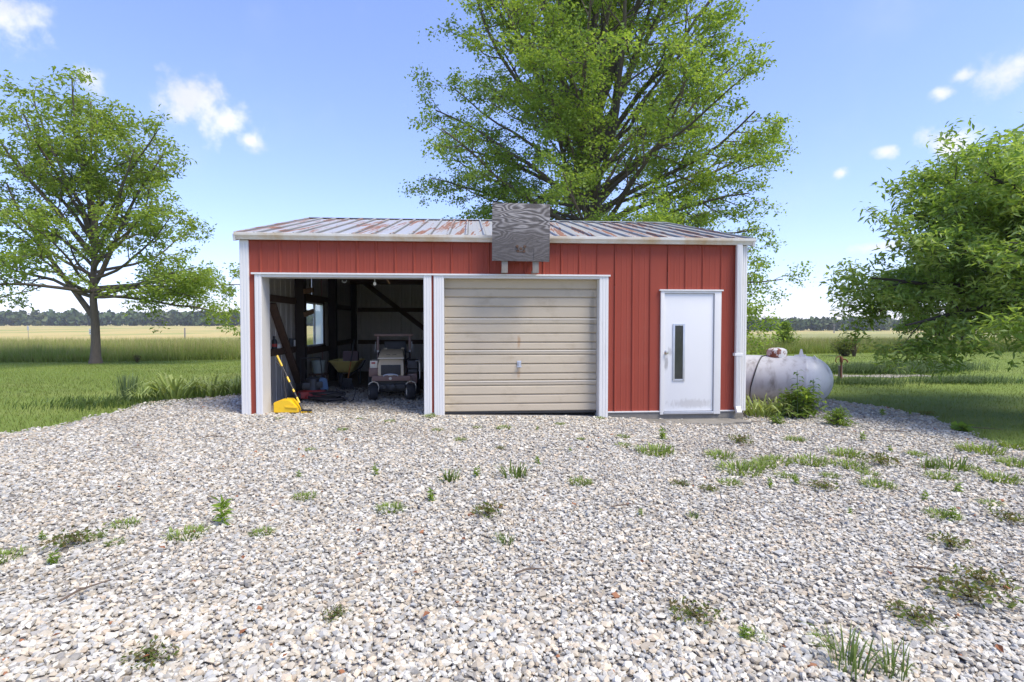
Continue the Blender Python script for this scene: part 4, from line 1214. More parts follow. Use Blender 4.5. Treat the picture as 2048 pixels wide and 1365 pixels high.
# right tree, trunk just outside the frame
tr_rs = random.Random(21)
limbs = whorl(2.2, 4.0, 28, lambda f: 3.1 * (1 - f) ** .7 + .8, lambda f: 6 + 52 * f, lambda f: .10 * (1 - f * .65), 10)
limbs += [(2.2, -95, 5, 4.0, .08), (2.3, -120, 6, 3.7, .08), (2.3, -75, 6, 3.9, .08), (2.3, -140, 4, 3.4, .075), (2.3, -55, 6, 3.5, .075), (2.0, 180, 3, 3.0, .075), (2.2, -105, 12, 3.7, .08), (2.3, -85, 16, 3.7, .08), (2.4, -110, 26, 3.4, .08), (2.4, -80, 30, 3.5, .08), (2.6, -130, 30, 3.4, .08)]
r1 = Vector((10.9, 10.3, gzf(10.9, 10.3) - .05))
print('right', grow_tree('orchard_tree', 'dense low branching tree with long leaves at the right edge', r1, 5.0, .26, limbs, (.145, .05), 5, M['bark2'],
      sub=(8, 5, 4), leaves_per=15, droop=.4, bright=1.35, kid=(.22, .42), leaf_cols=[(0.125, 0.205, 0.04), (0.17, 0.26, 0.055), (0.22, 0.31, 0.085), (0.28, 0.36, 0.135)], flat=.6, spread=.11)[1:])

# tree further back on the right
tr_rs = random.Random(44)
limbs = whorl(1.8, 6.5, 20, lambda f: 3.6 * (1 - f) ** .5 + .8, lambda f: 12 + 50 * f, lambda f: .09 * (1 - f * .6))
r2 = Vector((26.4, 32.3, gzf(26.4, 32.3) - .05))
print('back', grow_tree('lawn_tree', 'tree with grey trunk at the field edge behind the orchard tree', r2, 7.5, .24, limbs, (.20, .11), 15, M['bark'],
      sub=(6, 5, 3), leaves_per=10, droop=.5)[1:])

# ------------------------------------------------------------------ shrubs built from stems and leaves
def leaf_cloud(P, ll, lw, cols, rg, upb=.6):
    N_ = len(P)
    size = rg.uniform(.6, 1.3, N_)
    axis = rg.normal(0, 1, (N_, 3)); axis[:, 2] = axis[:, 2] * .6 + .1
    axis /= np.linalg.norm(axis, axis=1)[:, None]
    upv = rg.normal(0, upb, (N_, 3)) + np.array((0, 0, 1.0))
    side = np.cross(axis, upv); side /= np.linalg.norm(side, axis=1)[:, None] + 1e-9
    nrm = np.cross(side, axis)
    a = axis * (size * ll)[:, None]; s_ = side * (size * lw / 2)[:, None]; f_ = nrm * (size * lw * .25)[:, None]
    LV = np.stack([P, P + a * .45 + s_ + f_, P + a - f_ * .5, P + a * .45 - s_ + f_], 1).reshape(-1, 3)
    q = np.arange(N_)[:, None] * 4
    LF = np.concatenate([q + np.array([[0, 1, 2]]), q + np.array([[0, 2, 3]])], 0)
    cols = np.array(cols); c = cols[rg.integers(0, len(cols), N_)] * rg.uniform(.8, 1.2, (N_, 1))
    return LV, LF, np.repeat(c, 4, 0)

def shrub(name, label, loc, w, h, nst, nl, leafsz, cols, seed, shape='round', group=None, cat='shrub'):
    rg = np.random.default_rng(seed); rs = random.Random(seed)
    root = empty(name, loc, 0, label, cat, group)
    b = B(); P = []
    for k in range(nst):
        a = rs.uniform(0, 2 * PI); e = rs.random() ** .6
        if shape == 'cone':
            zt = h * (1 - .75 * e * rs.random()); rr = w / 2 * e * (1 - zt / h) ** .6 * 1.25 + .02
        else:
            rr = w / 2 * e; zt = h * math.sqrt(max(.06, 1 - (e * .93) ** 2)) * rs.uniform(.8, 1.05)
        tip = Vector((rr * math.cos(a), rr * math.sin(a), zt)); mid = Vector((tip.x * .45, tip.y * .45, zt * .6))
        base = Vector((tip.x * .12, tip.y * .12, -.04))
        tube(b, [base, mid, tip], [.012 * h + .004, .008 * h + .003, .003], 4)
        m = int(nl / nst)
        for j in range(m):
            t = rs.uniform(.2, 1.03)
            q = base.lerp(mid, t * 2) if t < .5 else mid.lerp(tip, t * 2 - 1)
            P.append((q.x + rs.gauss(0, .05 * w), q.y + rs.gauss(0, .05 * w), max(.01, q.z + rs.gauss(0, .05 * h))))
    obj('stems', b, M['twig'], root)
    LV, LF, C = leaf_cloud(np.array(P), leafsz[0], leafsz[1], cols, rg)
    link('foliage', np_mesh(name + '_foliage', LV, LF, C), M['leaf'], root)
    return root
GR = [(0.09, 0.165, 0.03), (0.13, 0.215, 0.04), (0.17, 0.26, 0.05)]
YG = [(0.15, 0.24, 0.04), (0.19, 0.29, 0.055), (0.23, 0.32, 0.07)]
OL = [(0.13, 0.17, 0.05), (0.18, 0.21, 0.07), (0.14, 0.19, 0.045)]
def gl(x, y, dz=-.02): return (x, y, gzf(x, y) + dz)
shrub('cone_shrub', 'bright green pointed young tree behind the propane tank', gl(15.4, 31.0, -.03), 1.7, 1.75, 45, 2600, (.15, .06), YG, 3, 'cone')
shrub('round_shrub', 'olive green bush with brown stalks behind the hydrant', gl(16.2, 26.7, -.03), 1.4, .98, 45, 1900, (.12, .035), OL, 4)
shrub('round_shrub', 'low dark olive bush under the right tree', gl(20.7, 29.0, -.03), 1.35, .75, 40, 1700, (.12, .035), OL, 5)
shrub('dead_stalks', 'dry brown seed stalks rising out of the olive bush', gl(16.45, 26.4, -.03), .7, 1.3, 12, 130, (.06, .05), [(0.16, 0.10, 0.05), (0.2, 0.13, 0.07)], 6, cat='plant')
shrub('leafy_weed', 'tall leafy green weed in front of the propane tank', gl(5.15, 9.75), .95, .55, 30, 800, (.13, .045), YG, 7, cat='plant')
shrub('ferny_weed', 'low feathery green weed in the gravel right of the tank', gl(5.40, 9.05), .55, .30, 26, 800, (.07, .02), YG, 8, cat='plant')
shrub('ferny_weed', 'small feathery weed at the foot of the shed corner', gl(4.40, 9.12), .28, .20, 14, 300, (.05, .018), YG, 9, cat='plant')
shrub('broad_weed', 'bright broad leaved seedling at the right gravel edge', gl(7.2, 8.75), .3, .14, 8, 40, (.12, .10), [(0.17, 0.27, 0.05)], 10, cat='plant')
# tall stem of the weed by the tank with whorled leaves
def stem_weed(name, label, loc, h, seed, group=None):
    rg = np.random.default_rng(seed); rs = random.Random(seed)
    root = empty(name, loc, rs.uniform(0, 6), label, 'plant', group)
    b = B(); tube(b, [(0, 0, -.03), (.02, 0, h * .5), (.03, .01, h)], [.009, .007, .004], 5); LV, LF, LC = [], [], []
    o = 0
    for k in range(16):
        z = h * (.35 + .65 * k / 15); a = k * 2.4
        d = Vector((math.cos(a), math.sin(a), .25)); L = .20 * (1.1 - .5 * k / 15)
        s = Vector((-math.sin(a), math.cos(a), 0)) * .032
        p = Vector((.02, 0, z))
        for v in (p, p + d * L * .5 + s, p + d * L * .6 + Vector((0, 0, -.01)), p + d * L * .5 - s, p + d * L + Vector((0, 0, -.07))):
            LV.append(tuple(v)); LC.append((0.085, 0.165, 0.04))
        LF += [(o, o + 1, o + 2), (o, o + 2, o + 3), (o + 1, o + 4, o + 2), (o + 2, o + 4, o + 3)]; o += 5
    obj('stem', b, M['grassy'], root)
    link('leaves', np_mesh('leaves', np.array(LV), np.array(LF), np.array(LC)), M['leaf'], root)
M['grassy'] = mat('green_stem', (0.09, 0.14, 0.04), .7)
stem_weed('stem_weed', 'upright weed with whorled leaves standing before the tank', gl(5.02, 9.62), .88, 3)
stem_weed('stem_weed', 'slender whorled weed right of the tall one by the tank', gl(5.38, 9.75), .72, 4)

# ------------------------------------------------------------------ strap leaved clumps
def blades_np(px, py, pz, h, w, lean, az_, rg, c_root, c_tip, droop=.35):
    """three segment arching blades -> 7 verts, 5 tris"""
    n = len(px)
    d = np.stack([np.cos(az_), np.sin(az_)], 1); s = np.stack([-np.sin(az_), np.cos(az_)], 1)
    rows_ = []
    for f, wf in ((0, .75), (.4, 1.0), (.75, .75)):
        out = lean * (f ** 1.6); up = h * (f - droop * f ** 3 * np.clip(lean / (h + 1e-6), 0, 1.2))
        for sg in (-1, 1):
            rows_.append(np.stack([px + d[:, 0] * out + s[:, 0] * sg * w * wf / 2, py + d[:, 1] * out + s[:, 1] * sg * w * wf / 2, pz + up], 1))
    out = lean; up = h * (1 - droop * 1.3 * np.clip(lean / (h + 1e-6), 0, 1.2))
    rows_.append(np.stack([px + d[:, 0] * out, py + d[:, 1] * out, pz + up], 1))
    V = np.stack(rows_, 1).reshape(-1, 3)
    q = np.arange(n)[:, None] * 7
    F = np.concatenate([q + np.array([t]) for t in ((0, 1, 3), (0, 3, 2), (2, 3, 5), (2, 5, 4), (4, 5, 6))], 0)
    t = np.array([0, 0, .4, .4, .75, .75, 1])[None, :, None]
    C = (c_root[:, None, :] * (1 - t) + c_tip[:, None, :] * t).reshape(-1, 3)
    return V, F, C

def clump_mesh(name, n, rad, hmin, hmax, w, leanf, seed, c0, c1, droop=.35):
    rg = np.random.default_rng(seed)
    a = rg.uniform(0, 2 * PI, n); r = rad * np.sqrt(rg.random(n))
    px, py = r * np.cos(a), r * np.sin(a)
    az_ = a + rg.normal(0, .6, n); h = rg.uniform(hmin, hmax, n)
    lean = h * rg.uniform(.15, 1.0, n) * leanf
    j = rg.uniform(.75, 1.2, (n, 1))
    V, F, C = blades_np(px, py, np.full(n, -.02), h, w * rg.uniform(.6, 1.2, n), lean, az_, rg, np.array(c0)[None] * j, np.array(c1)[None] * j, droop)
    return np_mesh(name, V, F, C)
def clump(name, label, loc, me, group=None, rz=0, s=1.0, cat='plant'):
    root = empty(name, loc, rz, label, cat, group)
    o = link('blades', me, M['grass'], root); o.scale = (s, s, s)
    return root
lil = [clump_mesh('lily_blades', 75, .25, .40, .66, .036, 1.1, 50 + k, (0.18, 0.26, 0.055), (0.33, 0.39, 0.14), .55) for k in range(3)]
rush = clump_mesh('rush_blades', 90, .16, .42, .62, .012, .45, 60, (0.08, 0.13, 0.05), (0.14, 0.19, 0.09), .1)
G1 = 'arching strap leaved clumps along the left gravel edge'
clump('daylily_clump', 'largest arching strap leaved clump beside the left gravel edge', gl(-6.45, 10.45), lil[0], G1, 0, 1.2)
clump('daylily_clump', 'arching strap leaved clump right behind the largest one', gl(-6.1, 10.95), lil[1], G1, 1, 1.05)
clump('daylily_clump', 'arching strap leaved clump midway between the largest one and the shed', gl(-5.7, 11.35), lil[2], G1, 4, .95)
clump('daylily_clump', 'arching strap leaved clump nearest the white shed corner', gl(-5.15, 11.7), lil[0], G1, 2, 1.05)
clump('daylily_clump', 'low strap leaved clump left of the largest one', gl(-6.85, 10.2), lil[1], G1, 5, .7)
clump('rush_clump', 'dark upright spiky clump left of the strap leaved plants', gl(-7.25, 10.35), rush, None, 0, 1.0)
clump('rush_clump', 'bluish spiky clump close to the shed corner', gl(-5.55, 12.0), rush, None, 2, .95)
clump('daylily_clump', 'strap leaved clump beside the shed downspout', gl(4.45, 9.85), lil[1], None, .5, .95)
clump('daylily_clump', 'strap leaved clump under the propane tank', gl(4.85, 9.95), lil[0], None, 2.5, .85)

# ------------------------------------------------------------------ lawn and tall grass blades
def tri_blades(px, py, h, w, lean, c0, c1, sink=.03):
    n = len(px)
    a = rng.uniform(0, 2 * PI, n); s = np.stack([np.cos(a), np.sin(a)], 1) * (w / 2)[:, None]
    b = rng.uniform(0, 2 * PI, n); z = gz(px, py) - sink
    v0 = np.stack([px - s[:, 0], py - s[:, 1], z], 1); v1 = np.stack([px + s[:, 0], py + s[:, 1], z], 1)
    v2 = np.stack([px + np.cos(b) * lean, py + np.sin(b) * lean, z + h], 1)
    V = np.stack([v0, v1, v2], 1).reshape(-1, 3); F = np.arange(3 * n).reshape(-1, 3)
    C = np.stack([c0, c0, c1], 1).reshape(-1, 3)
    return V, F, C
def yb(x): return 26.2 + .185 * x
def pal(n, cols, j=.2):
    c = np.array(cols)[rng.integers(0, len(cols), n)] * rng.uniform(1 - j, 1 + j, (n, 1)); return c
def patch(px, py, sc):   # broad colour drift of the turf
    return (.5 + .5 * np.sin(px * sc + 2.1 * np.sin(py * sc * .7)) * np.cos(py * sc * 1.3 + px * sc * .4))[:, None]
acc = []
def lawn(x0, x1, y0, y1, n):
    px = rng.uniform(x0, x1, n); py = y0 + (y1 - y0) * rng.random(n) ** 1.5
    lx, ly = to_local(px, py)
    edge = np.where(px < 0, xl(py) - px, px - xr(py))
    k = ((edge > rng.uniform(-.12, .1, n)) | (py > YEND)) & (py < yb(px)) & ~((lx > -.05) & (lx < W + .05) & (ly > -.05) & (ly < DEP + .05))
    px, py, edge = px[k], py[k], edge[k]; n = len(px)
    c = pal(n, [(0.14, 0.195, 0.035), (0.17, 0.225, 0.042), (0.20, 0.255, 0.055), (0.225, 0.25, 0.08)])
    g = patch(px, py, .55); c = c * (.8 + .45 * g)
    h = rng.uniform(.018, .042, n) * np.where(edge < .35, 2.2, 1)
    acc.append(tri_blades(px, py, h + .03, rng.uniform(.006, .011, n), rng.uniform(.01, .05, n), c * .95, c * 1.08))
lawn(-24, -4.6, 3.5, 25, 150000)
lawn(3.6, 30, 4.0, 31, 150000)
o = 0; Vs, Fs, Cs = [], [], []
for (V, F, C) in acc:
    Vs.append(V); Fs.append(F + o); Cs.append(C); o += len(V)
lawn_o = link('lawn_grass', np_mesh('lawn_grass', np.concatenate(Vs), np.concatenate(Fs), np.concatenate(Cs)), M['grass'])
tag(lawn_o, 'short mown green grass of the lawn on both sides of the yard', 'grass', kind='stuff')

n = 190000
px = rng.uniform(-48, 58, n); dy = 34 * rng.random(n) ** 2.6
py = yb(px) + dy + rng.normal(0, .12, n)
h = rng.uniform(.42, .78, n) * np.clip(.55 + dy * .5, .55, 1) * (1 + .12 * np.sin(px * .9 + dy))
c0 = pal(n, [(0.19, 0.26, 0.045), (0.22, 0.29, 0.055), (0.25, 0.305, 0.075)])
head = (rng.random(n) < np.clip(.15 + dy * .2, 0, .72))[:, None]
c1 = np.where(head, pal(n, [(0.40, 0.34, 0.17), (0.36, 0.32, 0.15), (0.46, 0.39, 0.21)]), pal(n, [(0.24, 0.31, 0.065), (0.28, 0.34, 0.09)]))
V, F, C = tri_blades(px, py, h, rng.uniform(.018, .036, n), rng.uniform(.02, .22, n), c0, c1)
tall = link('tall_grass', np_mesh('tall_grass', V, F, C), M['grass'])
tag(tall, 'tall seeding meadow grass along the far edge of the lawn', 'grass', kind='stuff')
# swathes of long unmown grass on the right lawn
def swathe(cx, cy, rx, ry, n, hh, label):
    px = cx + rng.normal(0, rx / 2, n); py = cy + rng.normal(0, ry / 2, n)
    c0 = pal(n, [(0.06, 0.115, 0.03), (0.08, 0.14, 0.04)]); c1 = pal(n, [(0.13, 0.19, 0.06), (0.17, 0.22, 0.09)])
    V, F, C = blades_np(px, py, gz(px, py) - .03, hh * rng.uniform(.6, 1.15, n), rng.uniform(.008, .016, n), hh * rng.uniform(.2, .9, n), rng.normal(.1, .6, n), rng, c0, c1, .35)
    tag(link('long_grass', np_mesh('long_grass', V, F, C), M['grass']), label, 'grass', kind='stuff')
swathe(12.6, 18.9, 2.2, .8, 4200, .42, 'dark swathe of long blown grass behind the hydrant')
swathe(15.2, 20.0, 1.6, .7, 2600, .40, 'dark swathe of long grass under the right tree')
swathe(13.2, 16.2, 1.5, .5, 1500, .26, 'low tuft of unmown grass in front of the long swathe')
swathe(10.3, 16.0, 1.3, .7, 1100, .24, 'rough weeds round the foot of the hydrant')
swathe(18.6, 15.6, .7, .4, 700, .28, 'small dark grass tuft on the right lawn')
swathe(-7.3, 9.7, 1.1, .7, 900, .16, 'rough weeds below the spiky clump at the gravel edge')
# strip of bare gravel track in the right lawn
b = B()
for (x0, x1, y) in ((10.6, 13.6, 17.55),):
    k = 12
    A = [b.verts.new((x0 + (x1 - x0) * i / k, y + .18 * math.sin(i * .8), gzf(x0 + (x1 - x0) * i / k, y) - .018)) for i in range(k + 1)]
    Bq = [b.verts.new((x0 + (x1 - x0) * i / k, y + .65 + .12 * math.sin(i * 1.1), gzf(x0 + (x1 - x0) * i / k, y + .6) - .018)) for i in range(k + 1)]
    for i in range(k): b.faces.new((A[i], A[i + 1], Bq[i + 1], Bq[i]))
tag(obj('gravel_track', b, M['bed']), 'thin strip of pale gravel track crossing the right lawn', 'track', kind='structure')
# litter round the left tree's foot
shrub('dry_weed_tuft', 'small brown tuft of dry weeds right of the left tree', gl(-14.9, 21.8), .5, .32, 14, 160, (.10, .02), [(0.20, 0.15, 0.07), (0.15, 0.13, 0.05)], 16, cat='plant')

# ------------------------------------------------------------------ weeds in the gravel
tuft = [clump_mesh('tuft_blades', 46, .07, .07, .15, .009, .9, 70 + k, (0.09, 0.15, 0.025), (0.16, 0.23, 0.05)) for k in range(3)]
matw = [clump_mesh('mat_blades', 170, .15, .055, .12, .010, 1.1, 80 + k, (0.15, 0.22, 0.04), (0.24, 0.32, 0.07)) for k in range(3)]
def leafy_mesh(seed, h, n, cols, ll=.05, lw=.018, r=.06):
    rg = np.random.default_rng(seed)
    z = rg.random(n) * h; a = rg.uniform(0, 2 * PI, n); rr = r * (.3 + .7 * rg.random(n)) * (1 - .5 * z / h)
    P = np.stack([rr * .4 * np.cos(a), rr * .4 * np.sin(a), z], 1)
    LV, LF, C = leaf_cloud(P, ll, lw, cols, rg)
    return np_mesh('weed_leaves', LV, LF, C)
leafy = [leafy_mesh(90 + k, .15, 60, [(0.20, 0.30, 0.05), (0.25, 0.36, 0.065)], .075, .020) for k in range(3)]
def sprawl_mesh(seed):
    rg = np.random.default_rng(seed); n = 150
    a = rg.uniform(0, 2 * PI, n); r = .19 * rg.random(n) ** .8; P = np.stack([r * np.cos(a), r * .8 * np.sin(a), .03 + .05 * rg.random(n)], 1)
    LV, LF, C = leaf_cloud(P, .038, .018, [(0.13, 0.18, 0.04), (0.17, 0.21, 0.07), (0.18, 0.15, 0.07)], rg)
    m = 40; o = len(LV); q = P[rg.choice(n, m, replace=False)]           # runners that carry the leaves
    w = np.stack([-q[:, 1], q[:, 0], np.zeros(m)], 1); w /= np.linalg.norm(w, axis=1)[:, None] + 1e-6
    RV = np.stack([w * .003 + (0, 0, .02), -w * .003 + (0, 0, .02), q * 1.08], 1).reshape(-1, 3)
    RF = np.arange(3 * m).reshape(-1, 3) + o
    return np_mesh('sprawl_leaves', np.concatenate([LV, RV]), np.concatenate([LF, RF]), np.concatenate([C, np.tile((.14, .12, .05), (3 * m, 1))]))
sprawl = [sprawl_mesh(100 + k) for k in range(3)]
longt = clump_mesh('long_tuft_blades', 40, .10, .16, .34, .011, .9, 111, (0.10, 0.16, 0.035), (0.19, 0.25, 0.08))
KINDS = {'t': ('grass_tuft', tuft, 'short green grass tuft', M['grass']), 'm': ('grass_mat', matw, 'low mat of green grass', M['grass']),
         'l': ('leafy_seedling', leafy, 'small upright leafy seedling', M['leaf']), 's': ('sprawling_weed', sprawl, 'flat sprawling tiny leaved weed', M['leaf'])}
F_, TH = 1100.0, math.atan(34.5 / 1100)
def on_ground(px, py):
    """spot on the yard that a view ray meets"""
    x = (px - 1024) / F_; y = (682.5 - py) / F_
    dx, dy, dz = x, math.cos(TH) + y * math.sin(TH), -math.sin(TH) + y * math.cos(TH)
    z = 0.0
    for _ in range(4):
        t = (z - CAM_H) / dz; z = gzf(dx * t, dy * t)
    return dx * t, dy * t
spots = '''l750,952,.9 t900,962,1.5 l953,955,1 t1030,955,1.9 l1075,930,.8 m610,998,.6 l445,1050,1.7 m372,1074,.8 m525,1070,.5 m250,1052,.6 s150,1092,1.1
m190,1079,.4 m230,1089,.4 l85,1084,.6 l107,1132,.9 m780,1022,.7 l862,1004,1 s975,1032,1 t1010,1088,.9 m1160,968,.7 t1385,1038,.7 l1280,1032,.6 m1310,908,1.4 m1245,876,.6
l1325,880,1.6 m1245,893,.6 s1480,888,1.3 m1590,882,.9 m1440,916,1.1 m1480,946,1.5 m1520,936,1.1 m1550,926,1.2 m1620,928,1.3 m1690,912,1.2 m1700,934,1.2 s1760,932,1.5 l1590,970,1
l1540,977,.8 m1460,970,.7 s1360,972,.7 m1755,974,1 t1860,938,1.6 t1905,940,2.2 m1880,957,.9 m1960,905,1.6 m2030,896,1.4 m2030,932,1.2 m2000,962,1.2 m1940,942,.8 l1915,987,1 l1850,1002,.8
m1885,1036,.8 l1907,1042,1.1 s2020,1046,1 l1725,882,1.1 l1765,832,1.3 l1820,830,.8 s1855,832,1 m1008,858,.7 m955,857,.4 m875,862,.5 m920,882,.5 m685,862,.5 m620,902,.4 l597,958,.7
s1390,1242,.9 s1940,1205,1.4 s1830,1245,1 s1965,1170,1 m1505,1276,.4 l1490,1280,.6 m4,1120,.7 s300,1325,.8 s670,1237,.5 m1640,1288,.4 m1735,950,.7 m1660,955,.6 m1570,955,.7 s1650,980,1
m860,835,.7 m780,845,.5 m560,838,.4 m1200,838,.5 m1120,850,.5 l1075,862,.6 m1160,880,.4 s1000,900,.5 l1140,905,.5 m720,840,.4 s1420,985,.7 m1980,1010,.6 l1780,905,.8 m1835,912,.7 s1900,1095,.9 l1700,1030,.5'''.split()
cnt = {k: 0 for k in KINDS}
BANDS = ((480, 'left side of the yard'), (870, 'yard before the open bay'), (1215, 'yard before the garage door'), (1490, 'yard before the entry door'), (1720, 'yard before the propane tank'), (9999, 'right side of the yard'))
ORD = ['', 'second ', 'third ', 'fourth ', 'fifth ', 'sixth ', 'seventh ', 'eighth ', 'ninth ', 'tenth ', 'eleventh ', 'twelfth ', 'thirteenth ', 'fourteenth ', 'fifteenth ', 'sixteenth ', 'seventeenth ', 'eighteenth ']
rank = {}
for sp in sorted(spots, key=lambda q: float(q[1:].split(',')[1])):
    kd = sp[0]; a, c, s = sp[1:].split(','); x, y = on_ground(float(a), float(c))
    band = next(t for (lim, t) in BANDS if float(a) < lim)
    r_ = rank[(kd, band)] = rank.get((kd, band), -1) + 1
    nm, meshes, lab, mm = KINDS[kd]
    o = link(nm, meshes[cnt[kd] % 3], mm, None, (x, y, gzf(x, y) + .004), (0, 0, rnd.uniform(0, 6.28)))
    s = float(s) * {'l': .62, 's': .85, 't': .85, 'm': 1.0}[kd]; o.scale = (s, s, s * rnd.uniform(.85, 1.15))
    tag(o, ORD[r_] + lab + ', ' + ('nearest the shed' if r_ == 0 else 'counting from the shed') + ', ' + band, 'weed', {'t': 'grass tufts in the gravel', 'm': 'grass mats in the gravel', 'l': 'leafy seedlings in the gravel', 's': 'sprawling weeds in the gravel'}[kd])
    cnt[kd] += 1
for (a, c, s, lab) in ((1700, 1345, .78, 'tall splayed grass tuft at the bottom edge of the yard'), (1785, 1352, .62, 'smaller splayed grass tuft right of the tall one at the bottom')):
    x, y = on_ground(a, c)
    o = link('tall_grass_tuft', longt, M['grass'], None, (x, y, gzf(x, y)), (0, 0, a * .1)); o.scale = (s, s, s); tag(o, lab, 'weed')
# dead leaves and twigs lying on the stones
b0 = B()
vs = [b0.verts.new(p) for p in ((0, 0, .004), (.018, .012, .010), (.045, .004, .002), (.018, -.014, .008), (.022, 0, .001))]
for t in ((0, 1, 4), (1, 2, 4), (2, 3, 4), (3, 0, 4)): b0.faces.new([vs[i] for i in t])
dl = bpy.data.meshes.new('dead_leaf'); b0.to_mesh(dl); b0.free(); dl.materials.append(M['deadleaf'])
def yard_label(kind, a, lab):
    band = next(t for (lim, t) in BANDS if a < lim)
    r_ = rank[(kind, band)] = rank.get((kind, band), -1) + 1
    return ORD[r_] + lab + ', ' + ('nearest the shed' if r_ == 0 else 'counting from the shed') + ', ' + band
for (c_, a_) in sorted((850 + 490 * rnd.random() ** .8, rnd.uniform(60, 2000)) for k in range(26)):
    x, y = on_ground(a_, c_)
    o = link('dead_leaf', dl, None, None, (x, y, gzf(x, y) + .034), (rnd.uniform(-.3, .3), rnd.uniform(-.3, .3), rnd.uniform(0, 6)))
    s = rnd.uniform(.7, 1.3); o.scale = (s, s, s)
    tag(o, yard_label('leaf', a_, 'curled brown dead leaf'), 'leaf', 'dead leaves on the gravel')
for k, (c, a, L, r) in enumerate(sorted((q[1], q[0], q[2], q[3]) for q in ((1520, 848, .28, .2), (430, 880, .3, .1), (1790, 868, .4, -.3), (1960, 862, .6, -.35), (1060, 1155, .2, .3), (170, 1195, .25, 1.2), (1250, 1020, .25, .2), (1850, 1150, .22, -.4), (690, 860, .2, .1)))):
    x, y = on_ground(a, c); b = B()
    tube(b, [(-L / 2, 0, 0), (-L * .1, .02 * rnd.uniform(-1, 1), .012), (L * .2, .02, .004), (L / 2, -.015, .008)], [.006, .006, .005, .003], 5)
    tube(b, [(L * .05, .01, .008), (L * .22, .06, .02)], [.004, .002], 4)
    o = obj('fallen_twig', b, M['twig'], None, (x, y, gzf(x, y) + .036), (0, 0, r)); tag(o, yard_label('twig', a, 'thin dry brown twig'), 'twig', 'fallen twigs on the gravel')

# ------------------------------------------------------------------ far things: woods, signs, poles
def woods(n, x0, x1, y0, y1, hmin, hmax, seed):
    rg = np.random.default_rng(seed); P = []; C = []; S = []
    for k in range(n):
        cx = rg.uniform(x0, x1); cy = rg.uniform(y0, y1); h = rg.uniform(hmin, hmax); w = h * rg.uniform(.35, .6)
        m = 90
        d = rg.normal(0, 1, (m, 3)); d /= np.linalg.norm(d, axis=1)[:, None]
        rr = rg.random(m) ** .35
        p = np.stack([cx + d[:, 0] * w * rr, cy + d[:, 1] * w * rr, gzf(cx, cy) + h * .52 + d[:, 2] * h * .50 * rr], 1)
        P.append(p); base = np.array([(0.06, 0.09, 0.03), (0.08, 0.115, 0.04), (0.10, 0.125, 0.055), (0.07, 0.105, 0.04)])[rg.integers(0, 4)]
        C.append(base[None] * rg.uniform(.75, 1.25, (m, 1))); S.append(np.full(m, h * .16))
    P = np.concatenate(P); C = np.concatenate(C); S = np.concatenate(S)[:, None] * rg.uniform(.6, 1.4, (len(P), 1)); n = len(P)
    a = rg.normal(0, 1, (n, 3)); a /= np.linalg.norm(a, axis=1)[:, None]; s = np.cross(a, rg.normal(0, 1, (n, 3))); s /= np.linalg.norm(s, axis=1)[:, None]
    V = np.stack([P - a * S, P + s * S * .8, P + a * S, P - s * S * .8], 1).reshape(-1, 3); q = np.arange(n)[:, None] * 4
    return V, np.concatenate([q + np.array([[0, 1, 2]]), q + np.array([[0, 2, 3]])], 0), np.repeat(C, 4, 0)
V, F, C = woods(430, -620, 60, 470, 540, 9, 14, 1)
tag(link('distant_woods', np_mesh('distant_woods', V, F, C), M['woods']), 'dark green wood far beyond the straw field on the left', 'woods', kind='stuff')
V, F, C = woods(420, 60, 720, 400, 470, 7.5, 10.5, 2)
tag(link('distant_woods', np_mesh('distant_woods', V, F, C), M['woods']), 'grey green wood far beyond the field on the right', 'woods', kind='stuff')

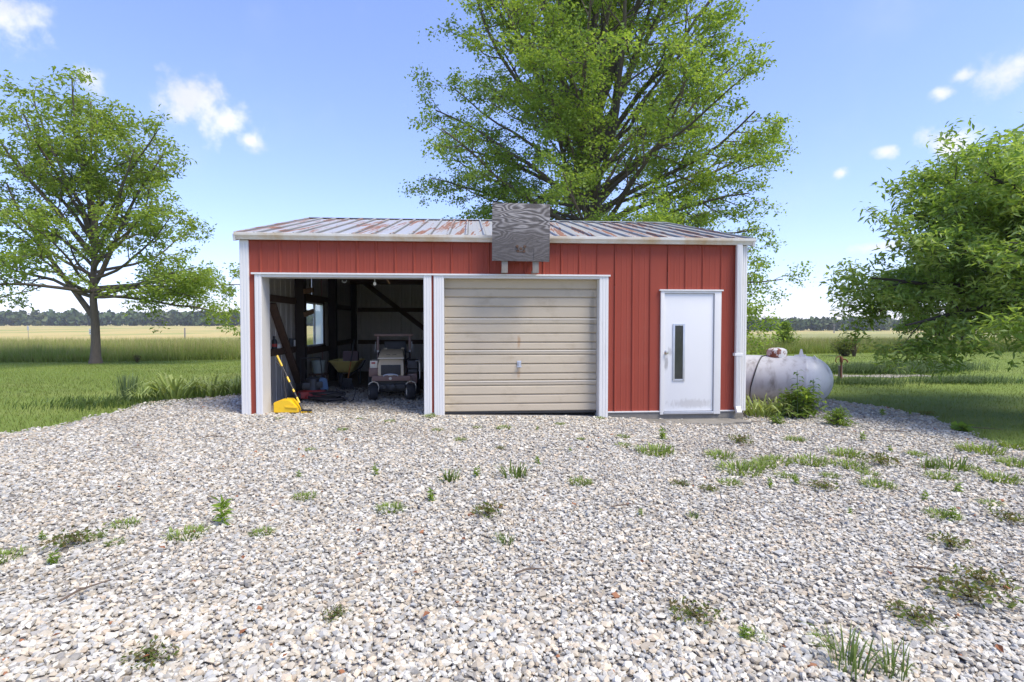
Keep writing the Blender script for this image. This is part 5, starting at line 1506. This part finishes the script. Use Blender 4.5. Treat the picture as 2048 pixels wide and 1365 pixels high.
def far_pole(name, label, x, y, h, r, cat='pole', cross=True, group=None):
    e = empty(name, (x, y, gzf(x, y) - .05), 0, label, cat, group)
    b = B(); tube(b, [(0, 0, 0), (0, 0, h)], [r, r * .7], 8); obj('shaft', b, M['greypost'], e)
    if cross:
        b = B(); box(b, -.9, .9, -.06, .06, h - .5, h - .38); obj('crossarm', b, M['greypost'], e, smooth=False)
far_pole('utility_pole', 'pale utility pole before the right hand woods, left of the pair', 175.5, 300, 5.2, .16)
far_pole('utility_pole', 'pale utility pole before the right hand woods, right of the pair', 178.8, 305, 4.7, .14)
far_pole('fence_post', 'grey wooden post in the straw field left of the shed', -34.5, 58, 1.75, .09, 'post', False)
# road signs seen from behind / front
def sign(name, label, x, y, h, shape, m):
    e = empty(name, (x, y, gzf(x, y) - .05), R(-30), label, 'sign')
    b = B(); box(b, -.03, .03, -.02, .02, 0, h, .004); obj('post', b, M['greypost'], e)
    b = B()
    if shape == 'oct':
        poly = [(.38 * math.cos(PI / 8 + k * PI / 4), h - .38 + .38 * math.sin(PI / 8 + k * PI / 4)) for k in range(8)]
    else:
        poly = [(-.30, h - .75), (.30, h - .75), (.30, h), (-.30, h)]
    prism(b, poly, -.034, -.022, 'y'); obj('plate', b, m, e, smooth=False)
    if shape != 'oct':
        for (zz, w) in ((h - .28, .18), (h - .52, .2)):
            b = B(); box(b, -w, w, -.038, -.035, zz - .05, zz + .05); obj('lettering_block', b, M['darkgrey'], e, smooth=False)
sign('stop_sign', 'octagonal road sign seen from behind at the far left', -73.0, 83, 2.6, 'oct', M['signback'])
sign('road_sign', 'small white rectangular road sign left of the tree trunk', -57.5, 75, 2.05, 'rect', M['whiteplastic'])

# ------------------------------------------------------------------ thin summer haze
hm = bpy.data.materials.new('summer_haze'); hm.use_nodes = True
ht = hm.node_tree; ht.nodes.remove(ht.nodes['Principled BSDF'])
pv = ht.nodes.new('ShaderNodeVolumePrincipled'); pv.inputs['Color'].default_value = (0.90, 0.94, 1.0, 1); pv.inputs['Density'].default_value = 0.00025
ht.links.new(pv.outputs[0], ht.nodes['Material Output'].inputs['Volume'])
b = B(); box(b, -900, 900, -60, 620, -8, 30)
hz = obj('haze', b, hm, smooth=False); hz['kind'] = 'stuff'; hz['label'] = 'thin pale summer haze over the fields'
